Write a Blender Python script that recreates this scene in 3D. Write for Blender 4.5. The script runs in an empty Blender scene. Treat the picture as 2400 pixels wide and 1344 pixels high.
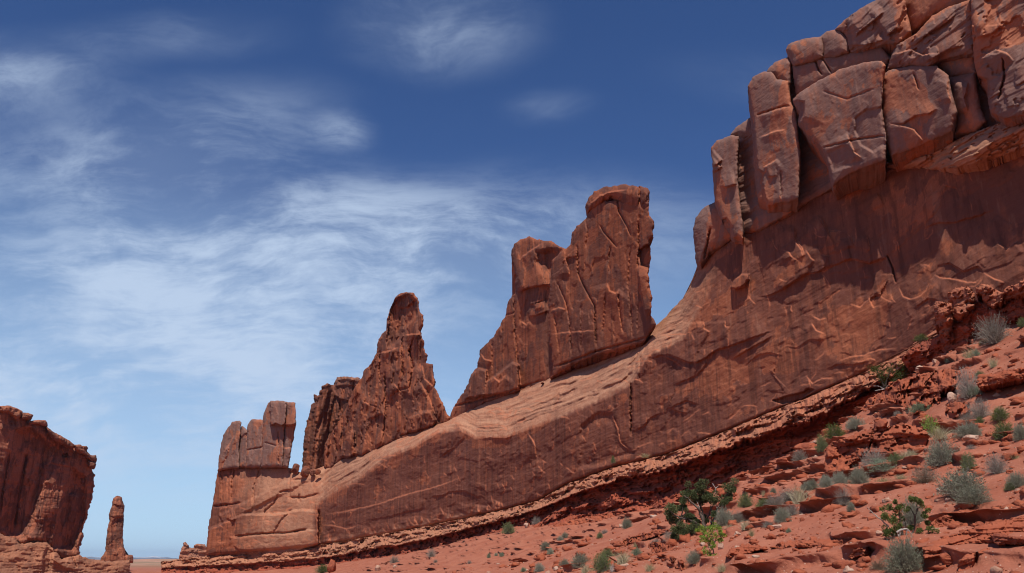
import bpy, math, random
import numpy as np
from math import radians, sin, cos, tan, pi
C = bpy.context.scene.collection
Q = 1.0      # 1 = full mesh detail
SC = bpy.context.scene
rng = np.random.RandomState(7); random.seed(7)

# ------------------------------------------------------------------ camera, sky, sun
F_PX = 2078.0                      # focal length in pixels of the 2400 px wide photograph
PITCH = math.atan(640.0/F_PX)
CAM = np.array([0.0, 0.0, 1.7])
cam_d = bpy.data.cameras.new('camera'); cam_o = bpy.data.objects.new('camera', cam_d); C.objects.link(cam_o)
cam_o.location = CAM; cam_o.rotation_euler = (pi/2+PITCH, 0, 0)
cam_d.sensor_width = 36; cam_d.lens = 36*F_PX/2400; cam_d.clip_start = 0.1; cam_d.clip_end = 60000
SC.camera = cam_o
SUN_EL, SUN_AZ = radians(58), radians(182)     # azimuth clockwise from +Y (behind the camera, a touch to the right)
SUN = np.array([sin(SUN_AZ)*cos(SUN_EL), cos(SUN_AZ)*cos(SUN_EL), sin(SUN_EL)])
sun_d = bpy.data.lights.new('sun', 'SUN'); sun_o = bpy.data.objects.new('sun', sun_d); C.objects.link(sun_o)
sun_d.energy = 5.0; sun_d.angle = radians(0.5); sun_d.color = (1, 0.94, 0.85)
from mathutils import Vector
sun_o.rotation_euler = Vector(SUN).to_track_quat('Z', 'Y').to_euler(); sun_o.location = (20, -30, 120)
SC.view_settings.view_transform = 'Standard'; SC.view_settings.look = 'None'
SC.view_settings.exposure = 0.0; SC.view_settings.gamma = 1
SC.cycles.filter_width = 1.1; SC.cycles.max_bounces = 5; SC.cycles.diffuse_bounces = 3; SC.cycles.volume_bounces = 0

class NT:
    def __init__(s, tree): s.t = tree; s.n = tree.nodes; s.l = tree.links
    def add(s, typ, ins=None, **kw):
        nd = s.n.new(typ)
        for k, v in kw.items(): setattr(nd, k, v)
        for k, v in (ins or {}).items(): s.put(nd.inputs[k], v)
        return nd
    def put(s, sock, v):
        if isinstance(v, bpy.types.NodeSocket): s.l.new(v, sock)
        elif isinstance(v, (tuple, list)) and sock.type == 'RGBA' and len(v) == 3: sock.default_value = (*v, 1)
        else: sock.default_value = v
    def m(s, op, a, b=0.0, c=None, clamp=False):
        nd = s.add('ShaderNodeMath', operation=op, use_clamp=clamp)
        s.put(nd.inputs[0], a); s.put(nd.inputs[1], b)
        if c is not None: s.put(nd.inputs[2], c)
        return nd.outputs[0]
    def v(s, op, a, b=(0, 0, 0)):
        nd = s.add('ShaderNodeVectorMath', operation=op); s.put(nd.inputs[0], a)
        if op == 'SCALE': s.put(nd.inputs[3], b)
        else: s.put(nd.inputs[1], b)
        return nd.outputs['Value'] if op in ('LENGTH', 'DISTANCE', 'DOT_PRODUCT') else nd.outputs[0]
    def noise(s, vec, scale, detail=4, rough=.55, dist=0.0, out='Fac'):
        return s.add('ShaderNodeTexNoise', {'Vector': vec, 'Scale': scale, 'Detail': detail, 'Roughness': rough, 'Distortion': dist}).outputs[out]
    def mr(s, x, a, b, lo=0.0, hi=1.0, smooth=True):
        return s.add('ShaderNodeMapRange', {0: x, 1: a, 2: b, 3: lo, 4: hi}, interpolation_type='SMOOTHSTEP' if smooth else 'LINEAR').outputs[0]
    def mix(s, f, a, b, mode='MIX'):
        nd = s.add('ShaderNodeMix', data_type='RGBA', blend_type=mode)
        s.put(nd.inputs[0], f); s.put(nd.inputs[6], a); s.put(nd.inputs[7], b); return nd.outputs[2]

def pixdir(u, v):
    a = (np.asarray(u, float)-1200)/F_PX; b = (672-np.asarray(v, float))/F_PX
    return a, cos(PITCH)-b*sin(PITCH), sin(PITCH)+b*cos(PITCH)

w = bpy.data.worlds.new('World'); SC.world = w; w.use_nodes = True
T = NT(w.node_tree); T.n.clear()
sky = T.add('ShaderNodeTexSky', sky_type='NISHITA', sun_disc=False, sun_elevation=SUN_EL, sun_rotation=SUN_AZ,
            altitude=1400, air_density=1.0, dust_density=0.0, ozone_density=3.0)
SKY_STRENGTH = 0.082
gen = T.add('ShaderNodeTexCoord').outputs['Generated']
sep = T.add('ShaderNodeSeparateXYZ', {0: gen})
zz = T.m('ADD', T.m('MAXIMUM', sep.outputs[2], 0.0), 0.40)
P = T.add('ShaderNodeCombineXYZ', {0: T.m('DIVIDE', sep.outputs[0], zz), 1: T.m('DIVIDE', sep.outputs[1], zz), 2: 0.0}).outputs[0]
def sky_p(u, v):
    dx, dy, dz = pixdir(u, v); n = math.sqrt(dx*dx+dy*dy+dz*dz); z = max(dz/n, 0)+.40
    return dx/n/z, dy/n/z
# cirrus: warped, stretched noise on a flat cloud sheet high above, thicker in the banks seen to the north-west
warp = T.v('SCALE', T.v('SUBTRACT', T.noise(P, 2.4, 4, .5, out='Color'), (.5, .5, .5)), .24)
Pw = T.v('ADD', P, warp)
mp = T.add('ShaderNodeMapping', {'Vector': Pw, 'Rotation': (0, 0, radians(-14)), 'Scale': (1.0, 1.35, 1)}).outputs[0]
mp2 = T.add('ShaderNodeMapping', {'Vector': Pw, 'Rotation': (0, 0, radians(-30)), 'Scale': (0.9, 2.4, 1)}).outputs[0]
n1 = T.noise(mp, 3.6, 12, .62, .25)
n2 = T.noise(mp2, 9.0, 12, .64, .2)
fib = T.mr(T.m('ADD', T.m('MULTIPLY', n1, .7), T.m('MULTIPLY', n2, .3)), .30, .72)
banks = [  # u, v, radius u px, radius v px, weight
 (20, 190, 330, 110, .62), (330, 400, 520, 180, .72), (800, 300, 90, 60, .6), (560, 640, 640, 190, .85), (640, 760, 900, 260, .7), (300, 860, 800, 220, 1.0),
 (1000, 590, 480, 110, .55), (1020, 60, 260, 130, .5), (1280, 245, 120, 50, .22), (1050, 560, 700, 170, .6), (420, 90, 260, 70, .28), (250, 620, 500, 160, .5), (820, 480, 260, 70, .5),
 (1900, 200, 420, 90, .12), (700, 960, 900, 170, .8), (60, 980, 600, 170, .8), (1500, 560, 300, 130, .25), (350, 1130, 700, 120, .4), (600, 250, 260, 100, .25)]
tot = None
for (u, v, ru, rv, wt) in banks:
    cx, cy = sky_p(u, v)
    x1, y1 = sky_p(u+ru, v); x2, y2 = sky_p(u, v-rv); x3, y3 = sky_p(u, v+rv)
    rx = abs(x1-cx); ry = .5*(abs(y2-cy)+abs(y3-cy))
    d = T.v('LENGTH', T.v('MULTIPLY', T.v('SUBTRACT', T.v('ADD', P, T.v('SCALE', warp, .35)), (cx, cy, 0)), (1/rx, 1/ry, 0)))
    g = T.mr(d, 0.0, 1.25, wt, 0.0)
    tot = g if tot is None else T.m('ADD', tot, T.m('MULTIPLY', g, T.m('SUBTRACT', 1.0, tot)))
mp3 = T.add('ShaderNodeMapping', {'Vector': Pw, 'Rotation': (0, 0, radians(-20)), 'Scale': (.8, 2.3, 1)}).outputs[0]
n3 = T.noise(mp3, 14.0, 10, .68, .15)
fil = T.m('ADD', T.m('MULTIPLY', T.mr(n1, .28, .72), .74), T.m('MULTIPLY', T.mr(n3, .3, .7), .26))
base = T.m('MULTIPLY', T.m('POWER', tot, 1.15), T.m('ADD', .20, T.m('MULTIPLY', T.mr(fil, .12, .95), .78)), clamp=True)
hz = T.mr(sep.outputs[2], -.02, .38, .88, 0.0, False)
cloud = T.m('MINIMUM', base, .85)
skyc = T.add('ShaderNodeHueSaturation', {'Color': sky.outputs[0], 'Hue': .512, 'Saturation': 1.2, 'Value': 1.1}).outputs[0]
skyc = T.mix(hz, skyc, (5.6, 8.6, 12.0))       # clear air whitening to pale blue low down
skyc = T.mix(cloud, skyc, (6.8, 8.3, 10.6))
bg = T.add('ShaderNodeBackground', {'Color': skyc, 'Strength': SKY_STRENGTH})
T.l.new(bg.outputs[0], T.add('ShaderNodeOutputWorld').inputs[0])

# ------------------------------------------------------------------ helpers
_perm = rng.permutation(256); _perm = np.concatenate([_perm, _perm, _perm])
_g = rng.normal(size=(256, 3)); _g /= np.linalg.norm(_g, axis=1)[:, None]
def perlin(x, y, z):
    xi = np.floor(x).astype(int); yi = np.floor(y).astype(int); zi = np.floor(z).astype(int)
    xf, yf, zf = x-xi, y-yi, z-zi
    u, v, t = [q*q*q*(q*(q*6-15)+10) for q in (xf, yf, zf)]
    xi &= 255; yi &= 255; zi &= 255
    def gr(dx, dy, dz):
        g = _g[_perm[_perm[_perm[xi+dx]+yi+dy]+zi+dz]]
        return g[..., 0]*(xf-dx)+g[..., 1]*(yf-dy)+g[..., 2]*(zf-dz)
    L = lambda a, b, s: a+(b-a)*s
    x00 = L(gr(0, 0, 0), gr(1, 0, 0), u); x10 = L(gr(0, 1, 0), gr(1, 1, 0), u)
    x01 = L(gr(0, 0, 1), gr(1, 0, 1), u); x11 = L(gr(0, 1, 1), gr(1, 1, 1), u)
    return L(L(x00, x10, v), L(x01, x11, v), t)*1.5
def fbm(x, y, z, oct=4, gain=.5):
    s = 0; a = 1.0
    for i in range(oct):
        s = s+a*perlin(x+17.3*i, y+5.1*i, z+9.7*i); x = x*2.03; y = y*2.03; z = z*2.03; a *= gain
    return s
sstep = lambda a, b, x: (lambda t: t*t*(3-2*t))(np.clip((x-a)/(b-a), 0, 1))
def terrace(n, wd=.12):
    f = np.floor(n); r = n-f
    return f+sstep(.5-wd, .5+wd, r)

def empty(name, loc):
    o = bpy.data.objects.new(name, None); C.objects.link(o); o.location = tuple(loc); o.empty_display_size = .5; return o
def tag(o, label=None, cat=None, group=None, kind=None):
    if label: o['label'] = label
    if cat: o['category'] = cat
    if group: o['group'] = group
    if kind: o['kind'] = kind
    return o
def mesh(name, V, Fc, mat, parent=None, attrs=None, loc=None, smooth=True):
    V = np.asarray(V, np.float32)
    org = np.array(parent.location, np.float32) if parent is not None else np.array(loc if loc is not None else (0, 0, 0), np.float32)
    me = bpy.data.meshes.new(name)
    if isinstance(Fc, np.ndarray):
        Fs = [Fc]
    else: Fs = [np.asarray(f) for f in Fc if len(f)]
    me.vertices.add(len(V)); me.vertices.foreach_set('co', (V-org).ravel())
    loops = np.concatenate([f.ravel() for f in Fs]).astype(np.int32)
    tot_ = np.concatenate([np.full(len(f), f.shape[1], np.int32) for f in Fs])
    me.loops.add(len(loops)); me.loops.foreach_set('vertex_index', loops)
    me.polygons.add(len(tot_)); st = np.concatenate([[0], np.cumsum(tot_)[:-1]]).astype(np.int32)
    me.polygons.foreach_set('loop_start', st); me.polygons.foreach_set('loop_total', tot_)
    if smooth: me.polygons.foreach_set('use_smooth', np.ones(len(tot_), bool))
    for k, a in (attrs or {}).items():
        a = np.asarray(a, np.float32)
        if a.ndim == 2: at = me.attributes.new(k, 'FLOAT_VECTOR', 'POINT'); at.data.foreach_set('vector', a.ravel())
        else: at = me.attributes.new(k, 'FLOAT', 'POINT'); at.data.foreach_set('value', a)
    me.update(); me.validate()
    me.materials.append(mat)
    o = bpy.data.objects.new(name, me); C.objects.link(o)
    if parent is not None: o.parent = parent
    else: o.location = tuple(float(q) for q in org)
    return o

# ------------------------------------------------------------------ materials
def new_mat(name):
    m = bpy.data.materials.new(name); m.use_nodes = True; t = NT(m.node_tree); t.n.clear()
    b = t.add('ShaderNodeBsdfPrincipled'); b.inputs['Roughness'].default_value = .92; b.inputs['Specular IOR Level'].default_value = .15
    o = t.add('ShaderNodeOutputMaterial'); t.l.new(b.outputs[0], o.inputs[0]); return m, t, b
def rock_mat(name, c1, c2, varn, varn_amt=.5, streak=.4, pale=(.46, .235, .145), bump=.5, var_edge=.04, strat=.35, sx=1.0, rub=(.36,.11,.055), band=.25):
    m, t, b = new_mat(name)
    sc = t.add('ShaderNodeAttribute', attribute_name='sc').outputs['Vector']
    pl = t.add('ShaderNodeAttribute', attribute_name='pale').outputs['Fac']
    va = t.add('ShaderNodeAttribute', attribute_name='varn').outputs['Fac']
    mp = lambda s: t.add('ShaderNodeMapping', {'Vector': sc, 'Scale': s}).outputs[0]
    big = t.noise(mp((.08*sx, .08*sx, .08*sx)), 1.0, 9, .62)
    col = t.mix(t.mr(big, .35, .66), c1, c2)
    st = t.noise(mp((.05*sx, 1.1*sx, .2*sx)), 1.0, 6, .62, .3)           # bedding
    col = t.mix(t.m('MULTIPLY', t.mr(st, .48, .7), strat), col, rub)
    col = t.mix(t.m('MULTIPLY', t.mr(st, .46, .25), strat*.8), col, tuple(.62*q for q in c1))
    # desert varnish, in sharp edged sheets
    vn = t.noise(mp((.16*sx, .11*sx, .16*sx)), 1.0, 12, .60, .4)
    vn = t.m('ADD', vn, t.m('MULTIPLY', t.m('SUBTRACT', t.noise(mp((.022*sx, .20*sx, .05*sx)), 1.0, 4, .55, .2), .5), band))
    vfac = t.mr(t.m('ADD', vn, t.m('MULTIPLY', va, .28)), .60-.22*varn_amt, .60-.22*varn_amt+var_edge)
    vf2 = t.m('MULTIPLY', vfac, t.mr(t.noise(mp((.7*sx, .25*sx, .7*sx)), 1.0, 6, .6), .3, .55, .45, 1.0))
    col = t.mix(t.m('MULTIPLY', vf2, .8), col, varn)
    # water streaks running down the face
    sk = t.noise(mp((.9*sx, .025*sx, .9*sx)), 1.0, 7, .68)
    col = t.mix(t.m('MULTIPLY', t.mr(sk, .49, .62), streak), col, tuple(q*.55 for q in varn))
    col = t.mix(t.m('MULTIPLY', t.mr(sk, .43, .33), streak*.35), col, pale)
    pn = t.m('MULTIPLY', pl, t.mr(t.noise(mp((.22*sx, .5*sx, .22*sx)), 1.0, 8, .65), .2, .62, .45, 1.0))
    col = t.mix(pn, col, pale)
    fn = t.noise(mp((1.6*sx, 2.4*sx, 1.6*sx)), 1.0, 7, .7)
    col = t.mix(t.mr(fn, .3, .7, .35, 0.0), col, tuple(.55*q for q in c1), 'MIX')
    scr = t.add('ShaderNodeAttribute', attribute_name='scar_lit_lip').outputs['Fac']
    col = t.mix(scr, col, tuple(min(.6, 1.25*q) for q in c2))  # fresh-rock tint on flake edges, with their sunlit lips painted in too
    t.put(b.inputs['Base Color'], col)
    h = t.m('ADD', t.m('MULTIPLY', t.noise(mp((.9*sx, 1.4*sx, .9*sx)), 1.0, 9, .62), .7), t.m('MULTIPLY', t.noise(mp((.25*sx, 3.0*sx, .6*sx)), 1.0, 5, .6, .4), .35))
    bp = t.add('ShaderNodeBump', {'Height': h, 'Strength': bump, 'Distance': .5/sx})
    t.l.new(bp.outputs[0], b.inputs['Normal'])
    return m
RED = (.37, .125, .072)
M_wall = rock_mat('wall_sandstone', (.285, .092, .048), (.355, .116, .059), (.135, .053, .040), .50, .6, bump=.3, strat=.5, band=.9)
M_block = rock_mat('varnished_block_sandstone', (.32, .122, .073), (.40, .145, .08), (.175, .118, .106), .76, .3, strat=.25, bump=.3, var_edge=.02)
M_tower = rock_mat('tower_sandstone', (.25, .078, .040), (.31, .098, .050), (.125, .053, .040), .50, .5, bump=.3, var_edge=.025)
M_dark = rock_mat('dark_cliff_sandstone', (.30, .105, .06), (.37, .13, .075), (.115, .052, .042), .42, .6)
M_ledge = rock_mat('ledge_mudstone', (.31, .072, .038), (.36, .09, .048), (.20, .06, .04), .2, .1, pale=(.46, .22, .13), bump=.9, strat=.5, sx=2.2)
M_out = rock_mat('red_outcrop_mudstone', (.32, .084, .042), (.37, .105, .055), (.21, .06, .036), .2, .05, pale=(.50, .22, .14), bump=.8, strat=.4, sx=3.5)
M_pale = rock_mat('pale_boulder_stone', (.44, .26, .185), (.52, .36, .28), (.36, .18, .12), .2, .0, bump=.6, strat=.1, sx=6)
def ground_mat():
    m, t, b = new_mat('red_soil')
    ob = t.add('ShaderNodeTexCoord').outputs['Object']
    n = t.noise(ob, .35, 8, .62); col = t.mix(t.mr(n, .33, .68), (.30, .095, .056), (.365, .135, .083))
    n2 = t.noise(ob, 2.2, 7, .68); col = t.mix(t.mr(n2, .55, .75, 0, .55), col, (.44, .18, .11)); col = t.mix(t.mr(n2, .45, .28, 0, .6), col, (.21, .05, .028))
    vo = t.add('ShaderNodeTexVoronoi', {'Vector': ob, 'Scale': 9.0}); sp = t.mr(vo.outputs['Distance'], .22, .14)
    rc = t.add('ShaderNodeSeparateColor', {0: vo.outputs['Color']}).outputs[0]
    col = t.mix(t.m('MULTIPLY', sp, t.mr(rc, .72, .76)), col, (.55, .34, .26))
    far = t.add('ShaderNodeAttribute', attribute_name='pale').outputs['Fac']
    fcol = t.mix(t.mr(t.noise(t.add('ShaderNodeMapping', {'Vector': ob, 'Scale': (.006, .02, 1)}).outputs[0], 1.0, 9, .75), .42, .56), (.48, .24, .17), (.20, .15, .085))
    col = t.mix(far, col, fcol)
    t.put(b.inputs['Base Color'], col)
    h = t.m('ADD', t.noise(ob, 3.0, 9, .68), t.m('MULTIPLY', sp, .15))
    bp = t.add('ShaderNodeBump', {'Height': h, 'Strength': .8, 'Distance': .12}); t.l.new(bp.outputs[0], b.inputs['Normal'])
    return m
M_ground = ground_mat()
def leaf_mat(name, ca, cb, trans=.25):
    m, t, b = new_mat(name)
    r = t.add('ShaderNodeAttribute', attribute_name='rnd').outputs['Fac']
    oi = t.add('ShaderNodeObjectInfo').outputs['Random']
    col = t.mix(r, ca, cb)
    col = t.add('ShaderNodeHueSaturation', {'Color': col, 'Value': t.mr(oi, 0, 1, .8, 1.2), 'Saturation': t.mr(oi, 0, 1, 1.15, .85)}).outputs[0]
    t.put(b.inputs['Base Color'], col); b.inputs['Roughness'].default_value = .8
    tr = t.add('ShaderNodeBsdfTranslucent', {'Color': col}); mx = t.add('ShaderNodeMixShader', {0: trans})
    t.l.new(b.outputs[0], mx.inputs[1]); t.l.new(tr.outputs[0], mx.inputs[2])
    o = [n for n in t.n if n.type == 'OUTPUT_MATERIAL'][0]; t.l.new(mx.outputs[0], o.inputs[0]); return m
L_sage = leaf_mat('sage_leaf', (.16, .17, .115), (.34, .34, .255))
L_grey = leaf_mat('grey_twig_leaf', (.18, .15, .125), (.36, .325, .27))
L_green = leaf_mat('green_leaf', (.075, .11, .03), (.18, .21, .075))
L_bright = leaf_mat('spring_leaf', (.15, .24, .035), (.30, .40, .08), .35)
L_grass = leaf_mat('dry_grass', (.34, .29, .16), (.50, .45, .29))
L_mint = leaf_mat('mint_leaf', (.17, .25, .16), (.30, .36, .24))
L_rust = leaf_mat('rust_twig_leaf', (.20, .12, .085), (.27, .23, .16))
L_juni = leaf_mat('juniper_leaf', (.045, .06, .02), (.12, .14, .05), .15)
L_bark = leaf_mat('juniper_bark', (.055, .04, .034), (.15, .115, .095), 0.0)
L_deadwood = leaf_mat('dead_wood', (.35, .30, .27), (.5, .45, .41), 0.0)

# ------------------------------------------------------------------ surfaces in plan
class Surf:
    """vertical sheet over a plan curve, knots (u, v, depth)"""
    def __init__(s, knots, smooth=25):
        k = np.array(knots, float); dx, dy, _ = pixdir(k[:, 0], k[:, 1]); ta = dx/dy
        o = np.argsort(ta); ta = ta[o]; iy = 1/k[o, 2]
        s.ta = np.linspace(ta[0]-.05, ta[-1]+.05, 2400)
        e0 = (iy[1]-iy[0])/(ta[1]-ta[0]); e1 = (iy[-1]-iy[-2])/(ta[-1]-ta[-2])
        ta_ = np.concatenate([[ta[0]-.05], ta, [ta[-1]+.05]]); iy_ = np.concatenate([[iy[0]-.05*e0], iy, [iy[-1]+.05*e1]])
        y = np.interp(s.ta, ta_, np.maximum(iy_, 1/900))
        if smooth:
            kk = np.ones(smooth)/smooth
            for _ in range(2): y = np.convolve(np.pad(y, smooth//2, mode='edge'), kk, 'valid')
        s.Y = 1/y; s.X = s.ta*s.Y
        tx = np.gradient(s.X); ty = np.gradient(s.Y); L = np.hypot(tx, ty)
        s.nx, s.ny = ty/L, -tx/L
        flip = np.sign(-(s.nx*s.X+s.ny*s.Y)); s.nx *= flip; s.ny *= flip      # facing the camera
        h = np.hypot(s.X, s.Y); s.c = np.clip(-(s.nx*s.X+s.ny*s.Y)/h, .3, 1)
        s.arc = np.concatenate([[0], np.cumsum(np.hypot(np.diff(s.X), np.diff(s.Y)))])
    def at(s, u, v):
        dx, dy, dz = pixdir(u, v); ta = dx/dy; h = np.hypot(dx, dy)
        Y = np.interp(ta, s.ta, s.Y); r = Y*np.sqrt(1+ta*ta)
        return dict(hx=dx/h, hy=dy/h, tn=dz/h, r=r, c=np.interp(ta, s.ta, s.c), arc=np.interp(ta, s.ta, s.arc))
    def pt(s, u, v, d=0.0):
        q = s.at(u, v); r = q['r']-d/q['c']
        return np.stack([CAM[0]+r*q['hx'], CAM[1]+r*q['hy'], CAM[2]+r*q['tn']], -1)

def Z(x0, y0, s): return lambda pts: [(x0+x/s, y0+y/s) for x, y in pts]
R1 = Z(0, 880, 2.896); R2 = Z(700, 650, 2.688); R3 = Z(1050, 400, 2.24); R4 = Z(1600, 0, 2.24)
R5 = Z(1400, 600, 2.4); R6 = Z(1900, 850, 2.72); R7 = Z(1300, 1000, 3.907); R8 = Z(700, 1000, 3.907)
S1 = Z(0, 930, 3.246); S2 = Z(480, 920, 3.36); S3 = Z(2100, 600, 4.48); S5 = Z(2000, 1120, 6.0); S8 = Z(1580, 200, 2.688); S7 = Z(380, 1180, 4.615)
def curve(pts):
    p = np.array(sorted(pts), float); return lambda u: np.interp(u, p[:, 0], p[:, 1])

def poly_sd(U, V, pts):
    """signed distance to a closed polygon, positive inside"""
    P = np.array(pts, float); d2 = np.full(U.shape, 1e18); ins = np.zeros(U.shape, bool)
    for i in range(len(P)):
        a = P[i]; b = P[(i+1) % len(P)]; e = b-a; L = e@e
        if L < 1e-9: continue
        t = np.clip(((U-a[0])*e[0]+(V-a[1])*e[1])/L, 0, 1)
        d2 = np.minimum(d2, (U-a[0]-t*e[0])**2+(V-a[1]-t*e[1])**2)
        if a[1] != b[1]:
            cr = ((a[1] > V) != (b[1] > V)) & (U < (b[0]-a[0])*(V-a[1])/(b[1]-a[1])+a[0]); ins ^= cr
    return np.where(ins, 1, -1)*np.sqrt(d2)
def line_sd(U, V, pts):
    """distance, side (+ = right hand of travel with v down), fraction along"""
    P = np.array(pts, float); d2 = np.full(U.shape, 1e18); sd = np.zeros(U.shape); fr = np.zeros(U.shape)
    sl = np.hypot(*np.diff(P, axis=0).T); tot_ = sl.sum(); acc = 0
    for i in range(len(P)-1):
        a, b = P[i], P[i+1]; e = b-a; L = e@e
        t = np.clip(((U-a[0])*e[0]+(V-a[1])*e[1])/L, 0, 1)
        q = (U-a[0]-t*e[0])**2+(V-a[1]-t*e[1])**2; m = q < d2
        cr = e[0]*(V-a[1])-e[1]*(U-a[0])
        d2 = np.where(m, q, d2); sd = np.where(m, np.sign(cr), sd); fr = np.where(m, (acc+t*sl[i])/tot_, fr); acc += sl[i]
    return np.sqrt(d2), sd, fr

def add_feats(D, U, V, feats, g, mp=.1, scar_lit_lip=None, sk=.12):
    u0, v0 = U[0, 0], V[0, 0]
    for f in feats:
        k = f[0]
        if k == 'crack': pts, w_, h = f[1], max(f[2], 1.25*g), f[3]; reach = w_*3
        elif k == 'step': pts, h, rr_ = f[1], f[2], max(f[3], abs(f[2])/(sk*mp)); reach = rr_*2.2
        elif k == 'poly': pts, h, w_ = f[1], f[2], f[3]; reach = w_+g
        P = np.array(pts); lo = P.min(0)-reach-2; hi = P.max(0)+reach+2
        j0, j1 = max(0, int((lo[0]-u0)/g)), int((hi[0]-u0)/g)+2; i0, i1 = max(0, int((lo[1]-v0)/g)), int((hi[1]-v0)/g)+2
        sl = (slice(i0, i1), slice(j0, j1)); u, v = U[sl], V[sl]
        if u.size == 0: continue
        wob = 1.6*perlin(u/9, v/9, u*0+3.3)+1.0*perlin(u/3.5, v/3.5, u*0+8.3)
        if k == 'crack':
            d, s, t = line_sd(u+wob, v+wob*.7, pts); tp = np.clip(np.minimum(t, 1-t)*8+.35, 0, 1)
            D[sl] -= h*tp*np.exp(-(d/w_)**2)
            if scar_lit_lip is not None: scar_lit_lip[sl] = np.maximum(scar_lit_lip[sl], .55*tp*np.exp(-((d-1.2*w_)/1.3)**2)*(s < 0))
        elif k == 'step':
            d, s, t = line_sd(u+wob, v+wob*.7, pts); tp = np.clip(np.minimum(t, 1-t)*5, 0, 1)
            S = sstep(-1.2, 1.2, d*s*(1 if h > 0 else -1))
            D[sl] += abs(h)*tp*S*np.exp(-(d/rr_)**2)
            if scar_lit_lip is not None: scar_lit_lip[sl] = np.maximum(scar_lit_lip[sl], (.95 if h > 0 else .35)*tp*np.exp(-((d*s*np.sign(h)+.5)/1.25)**2))
        else:
            sd = poly_sd(u+wob, v+wob*.7, pts); D[sl] += h*sstep(-w_, w_, sd)

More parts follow.
